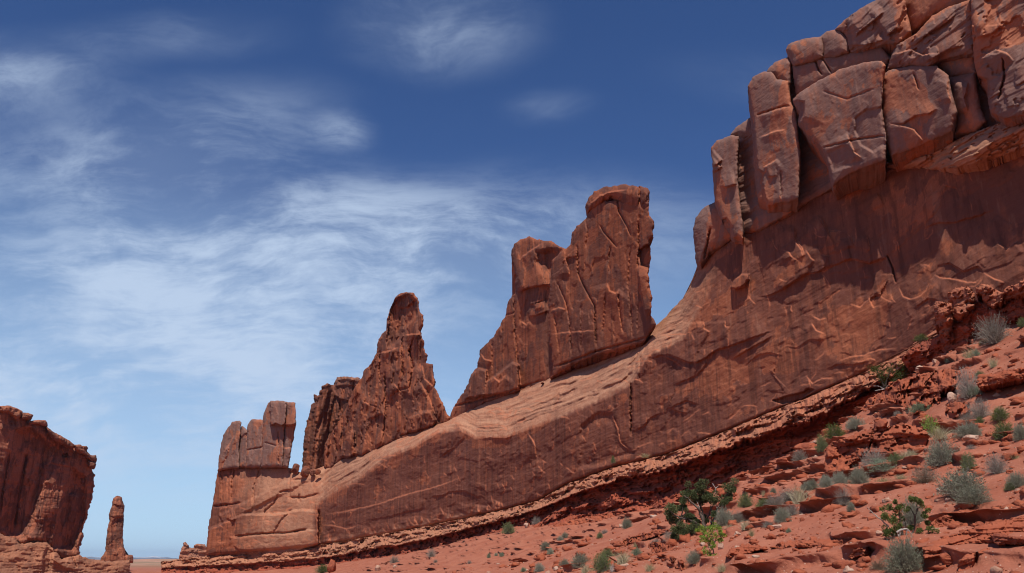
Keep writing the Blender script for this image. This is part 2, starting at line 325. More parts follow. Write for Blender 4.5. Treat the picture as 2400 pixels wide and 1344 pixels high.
def body(name, outline, surf, mat, parent=None, off=0.0, feats=(), thick=12.0, g=2.0, rnd=2.0, rough=1.5, big=(1.0, 14, 20), terr=(.35, 6, 9, 2.2),
         fine=(.16, 1.6), lean=0.0, seed=0.0, cap=True, prof=None, pale=None, varn=None, loc=None, dip=None, shrink=.85, rough_len=14.0, strata=0.0, straw=1.2, swob=1.0, grow=0.0, cdep=1.0, sdep=.6, slope=.28):
    g = g/Q
    P = np.array(outline, float); lo = P.min(0)-3*g; hi = P.max(0)+3*g
    U, V = np.meshgrid(np.arange(lo[0], hi[0], g), np.arange(lo[1], hi[1], g))
    sd = poly_sd(U, V, outline)+grow
    feats = [((f[0], f[1], f[2], f[3]*cdep) if f[0] == 'crack' else (('step', f[1], f[2]*sdep, f[3]) if f[0] == 'step' else f)) for f in feats]
    if rough: sd = sd+rough*(fbm(U/rough_len, V/rough_len, U*0+seed, 4, .6))*1.4
    q = surf.at(U, V); r0 = q['r']
    z = CAM[2]+r0*q['tn']; zd = z-(dip(q['arc']) if dip else 0.0)
    A = q['arc']
    D = np.zeros(U.shape)+(off(U, V) if callable(off) else off)
    ppm = F_PX/np.median(r0)
    if lean: D = D-lean*(z-z.min())
    if prof is not None: D = D+prof(U, V)
    if big[0]: D += big[0]*fbm(A/big[1], zd/big[2], A*0+seed, 3)
    if terr[0]:
        n = fbm(A/terr[1]+5, zd/terr[2], A*0+seed+7, 5, .55)*terr[3]; D += terr[0]*terrace(n, .07)
    if strata: # resistant and soft beds
        wv = zd+swob*(.35*fbm(A/7, zd/5, A*0+seed+2, 3)+.25*fbm(A/2.2, zd/2, A*0+seed+12, 3)); D += strata*(terrace(fbm(A/60, wv/straw, A*0+seed+4, 2)*2.2, .12)*.6+fbm(A/9, wv/(straw*.7), A*0+seed+6, 3)*.5)
    if fine[0]: D += fine[0]*fbm(A/fine[1], zd/fine[1], A*0+seed+3, 4, .6)
    scar_lit_lip = np.zeros(U.shape); add_feats(D, U, V, feats, g, 1/ppm, scar_lit_lip, slope); scar_lit_lip *= .55+.45*sstep(-.2, .4, fbm(U/12, V/12, U*0+4, 2))
    sp = np.maximum(sd, 0)
    if rnd:
        x = np.clip(1-sp/(rnd*ppm), 0, 1); D = D-rnd*q['c']*(1-np.sqrt(np.maximum(1-x*x, 0)))
    # snap the ring just outside onto the outline
    gy, gx = np.gradient(sd, g); gl = np.hypot(gx, gy)+1e-6
    outm = (sd < 0) & (sd > -1.6*g)
    Us = np.where(outm, U-gx/gl**2*sd, U); Vs = np.where(outm, V-gy/gl**2*sd, V)
    q2 = surf.at(Us, Vs); r = q2['r']-D/q2['c']
    X = np.stack([CAM[0]+r*q2['hx'], CAM[1]+r*q2['hy'], CAM[2]+r*q2['tn']], -1)
    ok = sd > -1.6*g; ins = sd > 0
    c4 = lambda a: (a[:-1, :-1], a[:-1, 1:], a[1:, 1:], a[1:, :-1])
    o4 = c4(ok); i4 = c4(ins)
    cell = o4[0] & o4[1] & o4[2] & o4[3] & (i4[0] | i4[1] | i4[2] | i4[3])
    idx = np.arange(U.size).reshape(U.shape); k4 = c4(idx)
    Fq = np.stack([k4[0][cell], k4[3][cell], k4[2][cell], k4[1][cell]], -1)
    used = np.zeros(U.size, bool); used[Fq.ravel()] = True; remap = np.cumsum(used)-1
    Fq = remap[Fq]; Vx = X.reshape(-1, 3)[used]
    att_sc = np.stack([A, zd, -D], -1).reshape(-1, 3)[used]+np.array([seed*31, seed*7, 0])
    pa = np.zeros(U.shape) if pale is None else pale(U, V); pa = pa.ravel()[used]
    vv = np.zeros(U.shape) if varn is None else varn(U, V); vv = vv.ravel()[used]; sr = scar_lit_lip.ravel()[used]
    # boundary edges -> skirt going back
    E = np.concatenate([Fq[:, [0, 1]], Fq[:, [1, 2]], Fq[:, [2, 3]], Fq[:, [3, 0]]])
    key = np.sort(E, 1); kk = key[:, 0].astype(np.int64)*len(Vx)+key[:, 1]
    _, inv, cnt = np.unique(kk, return_inverse=True, return_counts=True)
    B = E[cnt[inv] == 1]
    bv = np.unique(B); m = np.full(len(Vx), -1); m[bv] = np.arange(len(bv))
    cen = Vx[bv].mean(0); aw = np.array([cen[0], cen[1], 0]); aw /= np.linalg.norm(aw)
    n0 = len(Vx); nb = len(bv); rings = []; Fk = [Fq]
    fr = [(.03, 1.0), (.08, 1.0), (.18, 1-.1*(1-shrink)), (.4, .5+.5*shrink), (1.0, shrink)]
    prev = bv
    mp_prev = lambda e: e
    allV = [Vx]; al = [att_sc]
    lastmap = np.arange(n0)
    for k, (t, s) in enumerate(fr):
        cz = np.array([cen[0], cen[1], Vx[bv][:, 2].min()])
        sh = (cz-Vx[bv])*np.array([1-s, 1-s, .5-.5*s]); ln = np.linalg.norm(sh, axis=1)[:, None]; sh *= np.minimum(1, .35*thick*t/(ln+1e-6)); R = Vx[bv]+sh+aw*thick*t
        R += (np.stack([fbm(R[:, 0]/3, R[:, 1]/3, R[:, 2]/3+k, 3)]*3, -1))*min(1.0, thick*.04)*np.array([.5, .5, .35])
        base_i = n0+k*nb; nm = np.full(n0, -1); nm[bv] = base_i+np.arange(nb)
        Fk.append(np.stack([B[:, 1], B[:, 0], nm[B[:, 0]], nm[B[:, 1]]], -1) if k == 0 else np.stack([lastmap[B[:, 1]], lastmap[B[:, 0]], nm[B[:, 0]], nm[B[:, 1]]], -1))
        lastmap = nm; allV.append(R); al.append(att_sc[bv]+np.array([0, 0, thick*t]))
    Va = np.concatenate(allV); at = np.concatenate(al)
    pa = np.concatenate([pa]+[pa[bv]]*5); vv = np.concatenate([vv]+[vv[bv]]*5); sr = np.concatenate([sr]+[sr[bv]*0]*5)
    tri = np.zeros((0, 3), int)
    if cap:
        cb = Va[n0+4*nb:].mean(0); Va = np.concatenate([Va, cb[None]]); at = np.concatenate([at, at[-1:]]); pa = np.append(pa, 0); vv = np.append(vv, 0); sr = np.append(sr, 0)
        tri = np.stack([lastmap[B[:, 1]], lastmap[B[:, 0]], np.full(len(B), len(Va)-1)], -1)
    return mesh(name, Va, [np.concatenate(Fk), tri], mat, parent, dict(sc=at, pale=pa, varn=vv, scar_lit_lip=sr), loc)

# ------------------------------------------------------------------ the long wall in plan
WALL = Surf([(2750, 500, 60), (2400, 650, 72), (2070, 870, 90), (1640, 1060, 120), (1530, 1085, 132), (1250, 1185, 165), (1050, 1230, 205), (745, 1290, 290), (485, 1305, 330), (400, 1312, 346)])
BASE_UV = [(380, 1322), (490, 1308), (750, 1284), (950, 1249), (1150, 1208), (1260, 1180), (1330, 1140), (1440, 1100), (1560, 1072), (1700, 1017), (1840, 958), (1930, 922), (2050, 868), (2200, 785), (2270, 720), (2400, 650), (2750, 500)]
base_v = curve(BASE_UV)
_b = np.array(BASE_UV, float); _q = WALL.at(_b[:, 0], _b[:, 1]); _o = np.argsort(_q['arc'])
zb_of_arc = lambda a, A=_q['arc'][_o], Zb=(CAM[2]+_q['r']*_q['tn'])[_o]: np.interp(a, A, Zb)
GRD_UV = [(380, 1342), (560, 1341), (750, 1330), (950, 1302), (1100, 1272), (1250, 1232), (1330, 1222), (1500, 1204), (1650, 1172), (1800, 1142), (1900, 1124), (2000, 1068), (2100, 966), (2200, 880), (2300, 800), (2400, 720), (2750, 560)]
grd_v = curve(GRD_UV)
LEDGE_OUT = 4.0
_b = np.array(GRD_UV, float); _q = WALL.at(_b[:, 0], _b[:, 1]); _o = np.argsort(_q['arc']); _r = _q['r']-LEDGE_OUT/_q['c']
zt_of_arc = lambda a, A=_q['arc'][_o], Zb=(CAM[2]+_r*_q['tn'])[_o]: np.interp(a, A, Zb)

# ------------------------------------------------------------------ terrain
_st = 24; PX, PY, PA, PNX, PNY = [a[::_st] for a in (WALL.X, WALL.Y, WALL.arc, WALL.nx, WALL.ny)]
_tx, _ty = PX[-1]-PX[-4], PY[-1]-PY[-4]; _tl = math.hypot(_tx, _ty)      # the slope goes on past the end of the wall that can be seen
for _k in range(1, 12):
    PX = np.append(PX, PX[-1]+12*_tx/_tl); PY = np.append(PY, PY[-1]+12*_ty/_tl); PA = np.append(PA, PA[-1]+12); PNX = np.append(PNX, PNX[-1]); PNY = np.append(PNY, PNY[-1])
def wall_qs(x, y):
    """distance in front of the wall line (negative behind) and arc position"""
    best = np.full(x.shape, 1e18); arc = np.zeros(x.shape); sg = np.zeros(x.shape)
    for i in range(len(PX)-1):
        ex, ey = PX[i+1]-PX[i], PY[i+1]-PY[i]; L = ex*ex+ey*ey
        t = np.clip(((x-PX[i])*ex+(y-PY[i])*ey)/L, 0, 1)
        dx = x-PX[i]-t*ex; dy = y-PY[i]-t*ey; d = dx*dx+dy*dy; m = d < best
        best = np.where(m, d, best); arc = np.where(m, PA[i]+t*(PA[i+1]-PA[i]), arc); sg = np.where(m, np.sign(dx*PNX[i]+dy*PNY[i]), sg)
    return np.sqrt(best)*sg, arc
def smax(a, b, k): 
    h = np.clip(.5+.5*(a-b)/k, 0, 1); return b+(a-b)*h+k*h*(1-h)
def floor_z(x, y):
    yy = np.maximum(y, 0); return -.030*np.minimum(yy, 1500)-.012*np.clip(yy-1500, 0, 1500)+.02*np.minimum(y, 0)*0
SLOPE_Q, SLOPE_P = [3.5, 12, 25, 40, 50, 62, 75], [1, .76, .45, .20, .07, .01, 0]
def ground_z(x, y, detail=True, over=False):
    x = np.asarray(x, float); y = np.asarray(y, float)
    q, s = wall_qs(x, y); zt = zt_of_arc(s)
    fl = floor_z(x, y); p = np.interp(q, SLOPE_Q, SLOPE_P)
    z = fl+(np.maximum(zt, fl)-fl)*p
    ov = 0*x
    if detail:
        near = np.exp(-np.maximum(np.hypot(x, y)-60, 0)/400)
        msk = np.maximum(.45*sstep(70, 100, np.hypot(x, y)), sstep(-.3, .3, fbm(x/11, y/11, x*0+2, 3)))*sstep(60, 46, q)
        bed = z-.02*x+.5*fbm(x/9, y/9, x*0+5, 3)+.17*fbm(x/2.6, y/2.6, x*0+6, 4)
        st = .95; z = z+near*(.36*fbm(x/7, y/7, x*0+1, 4)+msk*.40*(terrace(bed/st, .08)*st-bed)+msk*.10*fbm(x/1.3, y/1.3, x*0+15, 3)+.035*fbm(x/.9, y/.9, x*0+9, 3, .6))
        fr_ = bed/st-np.floor(bed/st); ov = near*msk*sstep(-.35, .25, fbm(x/3.2, y/3.2, x*0+21, 3))*(.75*np.exp(-((fr_-.64)/.10)**2)-.25*np.exp(-((fr_-.46)/.06)**2))*(.35+.65*sstep(14, 42, np.hypot(x, y))+np.hypot(x, y)/110)
    return (z, ov) if over else z
def hit(u, v, detail=True):
    dx, dy, dz = [float(q) for q in pixdir(u, v)]; h = math.hypot(dx, dy)
    r = np.exp(np.linspace(math.log(4), math.log(420), 1500))
    x, y, z = r*dx/h, r*dy/h, CAM[2]+r*dz/h
    gz = ground_z(x, y, detail); m = np.nonzero(z < gz)[0]
    i = m[0] if len(m) else len(r)-1
    return np.array([x[i], y[i], gz[i]]), r[i]
def build_terrain():
    az = np.concatenate([np.linspace(-180, -42, 70, endpoint=False), np.linspace(-42, -16, 260, endpoint=False), np.linspace(-16, 36, 1150, endpoint=False), np.linspace(36, 180, 70)])
    rr = np.concatenate([[.4, 1.5, 3, 5, 7], np.exp(np.linspace(math.log(8.5), math.log(130), 620)), np.exp(np.linspace(math.log(131), math.log(500), 150)), np.exp(np.linspace(math.log(520), math.log(21000), 70))])
    Az, Rr = np.meshgrid(np.radians(az), rr); x = Rr*np.sin(Az); y = Rr*np.cos(Az)
    z, ov = ground_z(x, y, over=True); farm0 = np.hypot(x, y) < 200; x0, y0 = x, y; x = x-.94*ov*farm0; y = y-.33*ov*farm0
    farm = sstep(500, 1500, np.hypot(x, y)); z = z+farm*7*fbm(x/400, y/400, x*0, 4)
    n, k = x.shape; idx = np.arange(n*k).reshape(n, k)
    Fq = np.stack([idx[:-1, :-1], idx[:-1, 1:], idx[1:, 1:], idx[1:, :-1]], -1).reshape(-1, 4)
    Vx = np.stack([x, y, z], -1).reshape(-1, 3)
    Vx = np.concatenate([Vx, [[0, 0, float(z[0].mean())]]])
    tri = np.stack([idx[0, 1:], idx[0, :-1], np.full(k-1, n*k)], -1)
    pale = np.append(sstep(430, 900, np.hypot(x, y)).ravel(), 0)
    tag(mesh('ground', Vx, [Fq[:, ::-1].copy(), tri[:, ::-1].copy()], M_ground, None, dict(pale=pale)), kind='structure')
build_terrain()

# ------------------------------------------------------------------ the long wall and the blocks on it
brow = curve([(470, 1180), (560, 1185), (745, 1188), (777, 1161), (843, 1128), (905, 1076), (969, 1051), (1027, 1016), (1079, 1010), (1115, 1030), (1186, 1028), (1237, 1008), (1330, 975), (1400, 946), (1479, 905), (1520, 835), (1600, 800), (1660, 700), (1700, 590), (2000, 300), (2800, 100)])
topl = curve([(470, 1098), (660, 1098), (690, 1100), (760, 1092), (850, 1065), (930, 1030), (1050, 985), (1110, 955), (1200, 920), (1290, 880), (1400, 850), (1510, 790), (1530, 771), (1560, 745), (1600, 700), (1630, 650), (1700, 540), (2000, 250), (2800, 50)])
offb = curve([(470, 1.0), (690, 2.5), (745, 4), (900, 7), (1050, 8.5), (1300, 9), (1450, 7.5), (1540, 5), (1600, 3), (1640, 2), (1700, 0), (2800, 0)])
blkb = curve([(1440, 850), (1560, 742), (1640, 620), (1700, 590), (1790, 535), (1870, 470), (1950, 430), (2070, 375), (2200, 330), (2400, 290), (2750, 200)])
def wall_prof(u, v):
    h = np.clip((brow(u)-v)/np.maximum(brow(u)-topl(u), 4), 0, 1.4)
    d = -offb(u)*(.45*h+.55*h**2)
    d -= 3.2*np.clip((base_v(u)-14-v)/np.maximum(base_v(u)-14-blkb(u), 10), 0, 1.05)*sstep(1440, 1680, u)
    bm = sstep(.05, .3, h)*sstep(1.25, .9, h)*sstep(740, 800, u)*sstep(1660, 1560, u)
    lay = (v-brow(u))/np.interp(u, [750, 1600], [5, 9])+.8*fbm(u/60, v/30, u*0+2, 3)
    d += bm*(.45*terrace(lay*.5, .2)*0+.5*fbm(u/120, lay*.6, u*0+6, 5, .6)+.10*perlin(u/30, lay*.9, u*0+9))
    d -= 1.2*np.exp(-((v-base_v(u)+2)/5.0)**2)*sstep(2100, 1900, u)        # undercut at the foot
    return d
def wall_pale(u, v):
    a = sstep(-6, 8, brow(u)-v+9*fbm(u/10, v/34, u*0, 4)-4)*(.55+.45*sstep(-.3, .35, fbm(u/70, (v-brow(u))/6, u*0+8, 4)))*sstep(1700, 1600, u)*sstep(690, 760, u)
    b = sstep(742, 730, u)*sstep(530, 640, u+20*fbm(u/30, v/30, u*0+4, 3))*.8
    c = sstep(26, 4, base_v(u)-v+6*fbm(u/5, v/20, u*0+3, 3))*sstep(760, 800, u)*sstep(1180, 1050, u)*.8
    return np.clip(np.maximum(np.maximum(a, b), c), 0, 1)
def wall_varn(u, v):
    return .6*sstep(5, 40, v-brow(u))*sstep(745, 760, u)*(1-.4*sstep(1500, 1650, u))
outl_wall = [(483, 1312)]+R1([(1400, 1235), (1402, 1150), (1410, 1080), (1420, 990), (1440, 900), (1455, 800), (1465, 720), (1480, 645), (1600, 628), (1800, 624), (1955, 628), (1972, 660)])+[(700, 1108), (720, 1106), (745, 1098),
   (780, 1084), (850, 1062), (930, 1027), (1020, 992), (1052, 983), (1062, 972), (1110, 950), (1200, 915), (1290, 876), (1400, 845), (1510, 790), (1530, 771), (1560, 742), (1600, 700), (1630, 652), (1645, 600), (1750, 540), (1900, 400), (2050, 330), (2200, 290), (2400, 250), (2720, 230), (2720, 560), (2400, 690), (2270, 770), (2200, 825), (2050, 900), (1840, 985), (1560, 1095), (1330, 1170), (1150, 1222), (950, 1262), (750, 1296)]
WF = []
wf = WF.append
# hand-placed scale edges, overhangs and cracks of the wall face
for pts, h, rc in [
  (R5([(330, 565), (400, 555), (450, 575), (510, 600), (560, 600), (620, 570), (660, 535), (740, 510), (860, 465), (960, 430), (1000, 420)]), -1.3, 30),
  (R5([(750, 590), (820, 545), (880, 510), (940, 480), (990, 445)]), -.9, 22),
  (R5([(290, 580), (360, 560), (430, 590), (480, 630), (480, 680)]), -.7, 20),
  (R5([(410, 740), (470, 710), (560, 670), (590, 640), (640, 560)]), -.7, 22),
  (R5([(900, 230), (960, 225), (1060, 180), (1150, 110), (1240, 90), (1300, 60), (1345, 30)]), -.9, 26),
  (R5([(1245, 95), (1310, 65), (1420, 15), (1530, 40), (1640, 0)]), -.8, 24),
  (R5([(1690, 170), (1720, 230), (1760, 245), (1810, 230), (1850, 190), (1900, 100)]), .9, 20),
  (R5([(1890, 105), (1930, 125), (2000, 130), (2080, 150), (2130, 150), (2170, 110)]), 1.1, 22),
  (R5([(2170, 95), (2230, 130), (2290, 150)]), .8, 18),
  (R5([(1420, 270), (1480, 290), (1530, 240), (1550, 290), (1600, 280)]), .7, 18),
  (R5([(1210, 340), (1250, 360), (1290, 350)]), .6, 12), (R5([(1200, 370), (1230, 420), (1280, 440)]), .7, 14),
  (R5([(600, 370), (600, 410), (635, 430)]), .9, 14), (R5([(715, 360), (720, 400), (745, 400)]), .6, 10),
  (R5([(830, 620), (900, 560), (970, 545), (1050, 565)]), -.5, 16), (R5([(1060, 510), (1120, 520), (1200, 470), (1280, 480)]), -.4, 12),
  (R5([(1170, 670), (1210, 720), (1260, 690), (1340, 690)]), .6, 14), (R5([(970, 640), (990, 670), (1000, 660)]), -.5, 10),
  (R5([(1350, 600), (1420, 570), (1500, 560), (1580, 530), (1680, 520)]), .6, 14), (R5([(1280, 640), (1360, 610), (1440, 615), (1540, 590)]), -.6, 14),
  (R5([(400, 880), (440, 840), (500, 815), (580, 840)]), -.6, 16), (R5([(380, 900), (400, 850), (460, 880), (520, 890)]), -.5, 16),
  (R5([(195, 990), (260, 960), (300, 910), (380, 880)]), -.7, 20), (R5([(80, 890), (110, 960), (130, 1050), (190, 1100)]), .9, 18),
  (R5([(1360, 20), (1440, 20), (1530, 45), (1640, 10)]), -.6, 14), (R5([(1780, 300), (1860, 240), (1920, 250)]), -.6, 14),
  (R5([(1910, 60), (1980, 40), (2060, 90), (2140, 60), (2180, 100)]), -.8, 18),
  (R8([(1270, 295), (1350, 240), (1420, 200), (1500, 120), (1540, 60)]), -.7, 14), (R8([(1180, 690), (1230, 640), (1310, 635), (1380, 600), (1520, 590), (1640, 650), (1660, 690)]), -.8, 16),
  (R8([(600, 870), (800, 830), (1000, 780), (1200, 740)]), -.5, 8), (R8([(230, 810), (420, 780), (700, 720), (1000, 620), (1240, 560), (1540, 450)]), .8, 16),
  (R8([(1630, 120), (1740, 105), (1900, 115), (1990, 70)]), -.9, 14), (R8([(1400, 330), (1490, 290), (1640, 320), (1800, 270)]), -.4, 12),
  (R8([(2100, 60), (2160, 160), (2170, 260), (2190, 300)]), .8, 12), (R8([(200, 900), (330, 910), (440, 940), (560, 900)]), .5, 10),
  (R4([(960, 985), (1040, 960), (1090, 900), (1130, 890)]), -.8, 16), (R4([(1110, 1075), (1150, 1040), (1180, 960), (1200, 900)]), .7, 14),
  (R4([(1020, 1010), (1060, 1080)]), .7, 10), (R4([(1250, 1210), (1330, 1170), (1420, 1170), (1560, 1130), (1640, 1100)]), -.8, 18),
  (R4([(1240, 1120), (1290, 1030), (1350, 1000), (1370, 960)]), .7, 12), (R4([(1360, 970), (1440, 990), (1460, 1040)]), -.7, 12),
  (R4([(700, 1120), (740, 1160), (760, 1210), (860, 1220)]), .9, 14), (R4([(600, 1190), (590, 1240), (620, 1290), (640, 1344)]), .8, 10),
  (R4([(880, 1240), (900, 1300)]), .6, 8), (R4([(960, 1230), (980, 1290), (970, 1330)]), .6, 8), (R4([(1640, 1270), (1700, 1310), (1760, 1260)]), .7, 12),
  (S8([(760, 880), (760, 980), (800, 1040), (820, 1110)]), .8, 10), (S8([(830, 1040), (860, 1090), (890, 1110)]), .7, 8), (S8([(900, 820), (950, 900), (1000, 980), (1020, 1060)]), .9, 10),
  (S8([(910, 1010), (930, 1070), (980, 1080)]), .7, 8), (S8([(670, 1040), (720, 1050), (745, 1090)]), .6, 8), (S8([(1060, 1110), (1120, 1100)]), -.7, 10), (S8([(640, 1310), (700, 1270), (800, 1210), (860, 1170)]), -.8, 14),
  ]: wf(('step', pts, h*.34, rc))
for pts, w_, d in [
  (R5([(1630, 0), (1660, 60), (1680, 150)]), 1.6, .5), (R5([(190, 720), (190, 1010)]), 2, 1.0), (R5([(240, 560), (240, 700)]), 1.2, .3),
  (S2([(235, 1140), (400, 1120), (520, 1112), (640, 1110), (780, 1085)]), 1.5, 1.6), (S2([(70, 900), (190, 885), (280, 870)]), 1.2, .8), (S2([(135, 640), (128, 1000)]), 1.3, .8),
  (S2([(185, 640), (175, 960)]), 1.2, .6), (S2([(240, 600), (215, 700), (215, 860)]), 1.3, .9), (S2([(437, 600), (405, 690), (385, 760), (380, 880)]), 1.3, .8), (S2([(580, 800), (540, 880), (480, 930), (460, 990)]), 1.2, .7),
  (S2([(680, 930), (600, 1010), (540, 1110)]), 1.3, .7), (S2([(590, 790), (660, 770)]), 1.5, 1.0), (S2([(680, 830), (780, 830), (890, 800)]), 1.3, .8), (S2([(740, 800), (745, 860)]), 1.6, .8), (S2([(665, 640), (668, 840)]), 1.2, .5),
  (S2([(900, 930), (898, 1190)]), 1.6, 1.6), (S2([(680, 690), (800, 680)]), 1.3, .6), (S2([(800, 1080), (700, 1100)]), 2.0, .9)]: wf(('crack', pts, w_, d))
wf(('poly', S2([(-30, 1290), (0, 1150), (10, 1090), (300, 960), (560, 960), (760, 925), (870, 935), (895, 960), (900, 1190), (830, 1230), (500, 1290)]), 2.2, 3))
wf(('poly', S2([(200, 1140), (400, 1120), (520, 1112), (640, 1108), (800, 1083), (890, 1090), (900, 1190), (700, 1260), (200, 1290)]), 1.0, 1.5))
wf(('step', S2([(170, 990), (210, 1010), (250, 995)]), -1.2, 12)); wf(('step', S2([(110, 960), (150, 1040)]), -1.0, 10)); wf(('step', S2([(220, 1200), (270, 1240), (500, 1250)]), -1.0, 10))
wf(('poly', R5([(0, 885), (80, 890), (110, 960), (130, 1050), (200, 1110), (0, 1180), (-100, 1190), (-90, 960)]), -.5, 7))
wf(('poly', R5([(755, 180), (770, 140), (810, 105), (850, 105), (850, 130), (830, 165), (780, 190)]), 1.3, 2.5))
wf(('poly', R5([(985, 815), (1060, 790), (1160, 765), (1190, 745), (1220, 755), (1120, 820), (1040, 835)]), -.6, 1.5))
# arcs and curls left by flaking, in families like those on the face
def curls(n, ur, vf, lr, vert, hr, rc, sd):
    r = np.random.RandomState(sd)
    for _ in range(n):
        u = r.uniform(*ur); v = vf(u, r); L = r.uniform(*lr); a = r.normal(vert, .35); cv = r.normal(0, .5)
        pts = []; x, y = u, v
        for k in range(5): pts.append((x, y)); x += L/4*cos(a); y += L/4*sin(a); a += cv*.5
        wf(('step', pts, r.uniform(*hr)*.13*(1 if r.rand() < .72 else -1), rc*r.uniform(.6, 1.2)))
inw = lambda lo, hi: (lambda u, r: brow(u)+(base_v(u)-brow(u))*r.uniform(lo, hi))
curls(52, (1500, 2350), lambda u, r: r.uniform(max(380, brow(u)), base_v(u)-20), (14, 46), 1.5, (.25, .7), 8, 1)
curls(30, (1700, 2350), lambda u, r: r.uniform(500, 700), (14, 40), 1.2, (.35, .8), 7, 11)
curls(44, (1450, 2300), lambda u, r: base_v(u)-r.uniform(5, 90), (16, 60), -.35, (.3, .8), 8, 2)
curls(60, (760, 1450), inw(.1, .8), (8, 26), 1.5, (.3, .9), 5, 3)
curls(95, (755, 1180), lambda u, r: base_v(u)-r.uniform(8, 36), (14, 30), 1.62, (.5, 1.1), 3.2, 4)
curls(30, (1150, 1450), inw(.5, .95), (10, 30), 1.2, (.3, .9), 5, 5)
curls(90, (770, 1640), lambda u, r: topl(u)+(brow(u)-topl(u))*r.uniform(.2, 1.0), (14, 50), -.42, (.3, .9), 6, 6)
curls(80, (500, 740), lambda u, r: r.uniform(1115, 1290), (10, 36), -.1, (.3, .8), 5, 8)

cliff = tag(empty('sandstone_cliff', (30, 85, 8)), 'huge red sandstone wall running along the whole slope, stacked varnished blocks on its high end', 'cliff')
body('wall_face', outl_wall, WALL, M_wall, cliff, off=0, feats=WF, sdep=1.0, slope=.065, thick=30, g=1.7, rnd=1.4, rough=1.2, big=(.8, 34, 22), terr=(.08, 16, 7, 1.6), fine=(.05, 1.8), cap=False, prof=wall_prof, pale=wall_pale, varn=wall_varn, dip=zb_of_arc, shrink=1.0, strata=.05, straw=2.2)

def blk(name, pts, off, **kw):
    o_ = off; off = (lambda u, v: o_(u, v)-2.9) if callable(o_) else o_-2.9
    a = dict(thick=14, g=1.7, rnd=.55, rough=1.0, grow=2.2, big=(.35, 10, 14), terr=(.05, 8, 10, 1.4), fine=(.04, 1.5)); a.update(kw)
    return body(name, pts, WALL, kw.pop('mat', M_block) if 'mat' in kw else M_block, cliff, off=off, **{k: v for k, v in a.items() if k != 'mat'})
# solid mass behind the separate blocks
blk('core_mass', S8([(240, 980), (290, 480), (420, 330), (480, 240)])+R4([(400, 480), (470, 420), (590, 330), (640, 250), (740, 215), (840, 190), (880, 130), (950, 80), (1060, 20), (1180, -20), (1500, -140), (2500, -300), (2500, 700), (1792, 640), (1400, 780), (1070, 860), (790, 985), (600, 1090), (420, 1200)]), .2, big=(1.0, 10, 12), thick=30, cap=False, seed=1, strata=.2)
blk('buttress', R4([(68, 1300), (60, 1200), (76, 1140), (120, 1090), (170, 1068), (230, 1090), (260, 1150), (270, 1240), (215, 1290), (145, 1320), (95, 1395), (76, 1380)]), 1.2, rnd=2.6, seed=2, feats=[('crack', S8([(230, 900), (210, 1000), (190, 1090)]), 2, .7)])
blk('pillar', R4([(155, 775), (180, 745), (255, 715), (290, 720), (286, 800), (283, 881), (288, 981), (309, 1156), (312, 1250), (265, 1244), (215, 1170), (180, 1075), (168, 1000), (166, 880), (158, 830)]), 2.4, rnd=.9, seed=3,
    feats=[('step', S8([(245, 520), (280, 490), (305, 470)]), -.9, 8), ('step', S8([(250, 555), (300, 510)]), -.8, 8), ('step', S8([(290, 640), (340, 640), (400, 620)]), -.8, 12), ('poly', S8([(300, 850), (330, 840), (370, 900), (370, 990), (300, 990)]), -.8, 2)])
blk('block', S8([(362, 308), (390, 275), (430, 245), (485, 205), (500, 320), (440, 335), (410, 312)]), 1.2, rnd=1.4, seed=4)
blk('pillar', R4([(347, 455), (370, 410), (430, 380), (465, 383), (490, 420), (550, 432), (562, 540), (590, 590), (600, 700), (612, 820), (604, 1040), (560, 1060), (520, 1060), (450, 1078), (400, 1040), (385, 930), (375, 760), (362, 640), (354, 560)]), 3.3, rnd=.8, seed=5,
    feats=[('step', R4([(395, 605), (470, 580), (555, 555)]), .6, 30), ('crack', R4([(395, 605), (470, 580), (555, 555)]), 1.6, .5), ('poly', R4([(340, 450), (362, 560), (375, 650), (382, 760), (395, 890), (430, 910), (420, 960), (440, 1080), (360, 1100)]), -.7, 2.5),
           ('step', R4([(400, 725), (480, 690), (540, 680)]), .35, 12), ('step', R4([(420, 880), (480, 850), (500, 835)]), .5, 12), ('crack', R4([(515, 900), (520, 1040)]), 1.4, .3), ('step', R4([(440, 930), (500, 925)]), -.4, 14)])
blk('block', R4([(447, 375), (480, 335), (550, 305), (568, 330), (562, 440), (490, 422)]), 2.6, rnd=1.2, seed=6)
blk('block', R4([(545, 258), (570, 230), (650, 205), (727, 198), (737, 245), (737, 300), (690, 320), (590, 345), (575, 335)]), 2.8, rnd=1.2, seed=7)
blk('block', R4([(580, 350), (690, 318), (760, 300), (1040, 250), (1090, 310), (1060, 350), (960, 345), (830, 380), (700, 450), (600, 500), (590, 440)]), 2.2, rnd=1.0, seed=8, feats=[('crack', R4([(695, 310), (715, 370), (730, 390)]), 1.6, .6), ('crack', R4([(735, 310), (780, 380)]), 1.4, .5), ('step', R4([(880, 270), (1000, 240), (1120, 200)]), -1.0, 14)])
blk('block', R4([(728, 195), (760, 168), (820, 160), (862, 200), (872, 275), (800, 300), (740, 300)]), 2.6, rnd=1.2, seed=9)
blk('block', R4([(805, 153), (860, 105), (940, 45), (1050, -12), (1160, -40), (1172, 60), (1195, 165), (1140, 220), (1000, 245), (880, 275), (865, 200), (840, 160)]), 2.6, rnd=.9, seed=10, terr=(.2, 6, 4, 1.8), strata=.12, feats=[('step', R4([(900, 190), (990, 120), (1060, 60)]), -1.0, 14), ('step', R4([(1070, 190), (1120, 150), (1140, 155)]), -1.2, 14), ('step', R4([(870, 240), (960, 240), (1060, 210)]), -.9, 12)])
blk('block', R4([(1168, 20), (1190, -60), (1600, -220), (1560, -20), (1530, 120), (1510, 10), (1400, 40), (1330, 70), (1250, 130), (1205, 165)]), 1.4, rnd=1.4, seed=11)
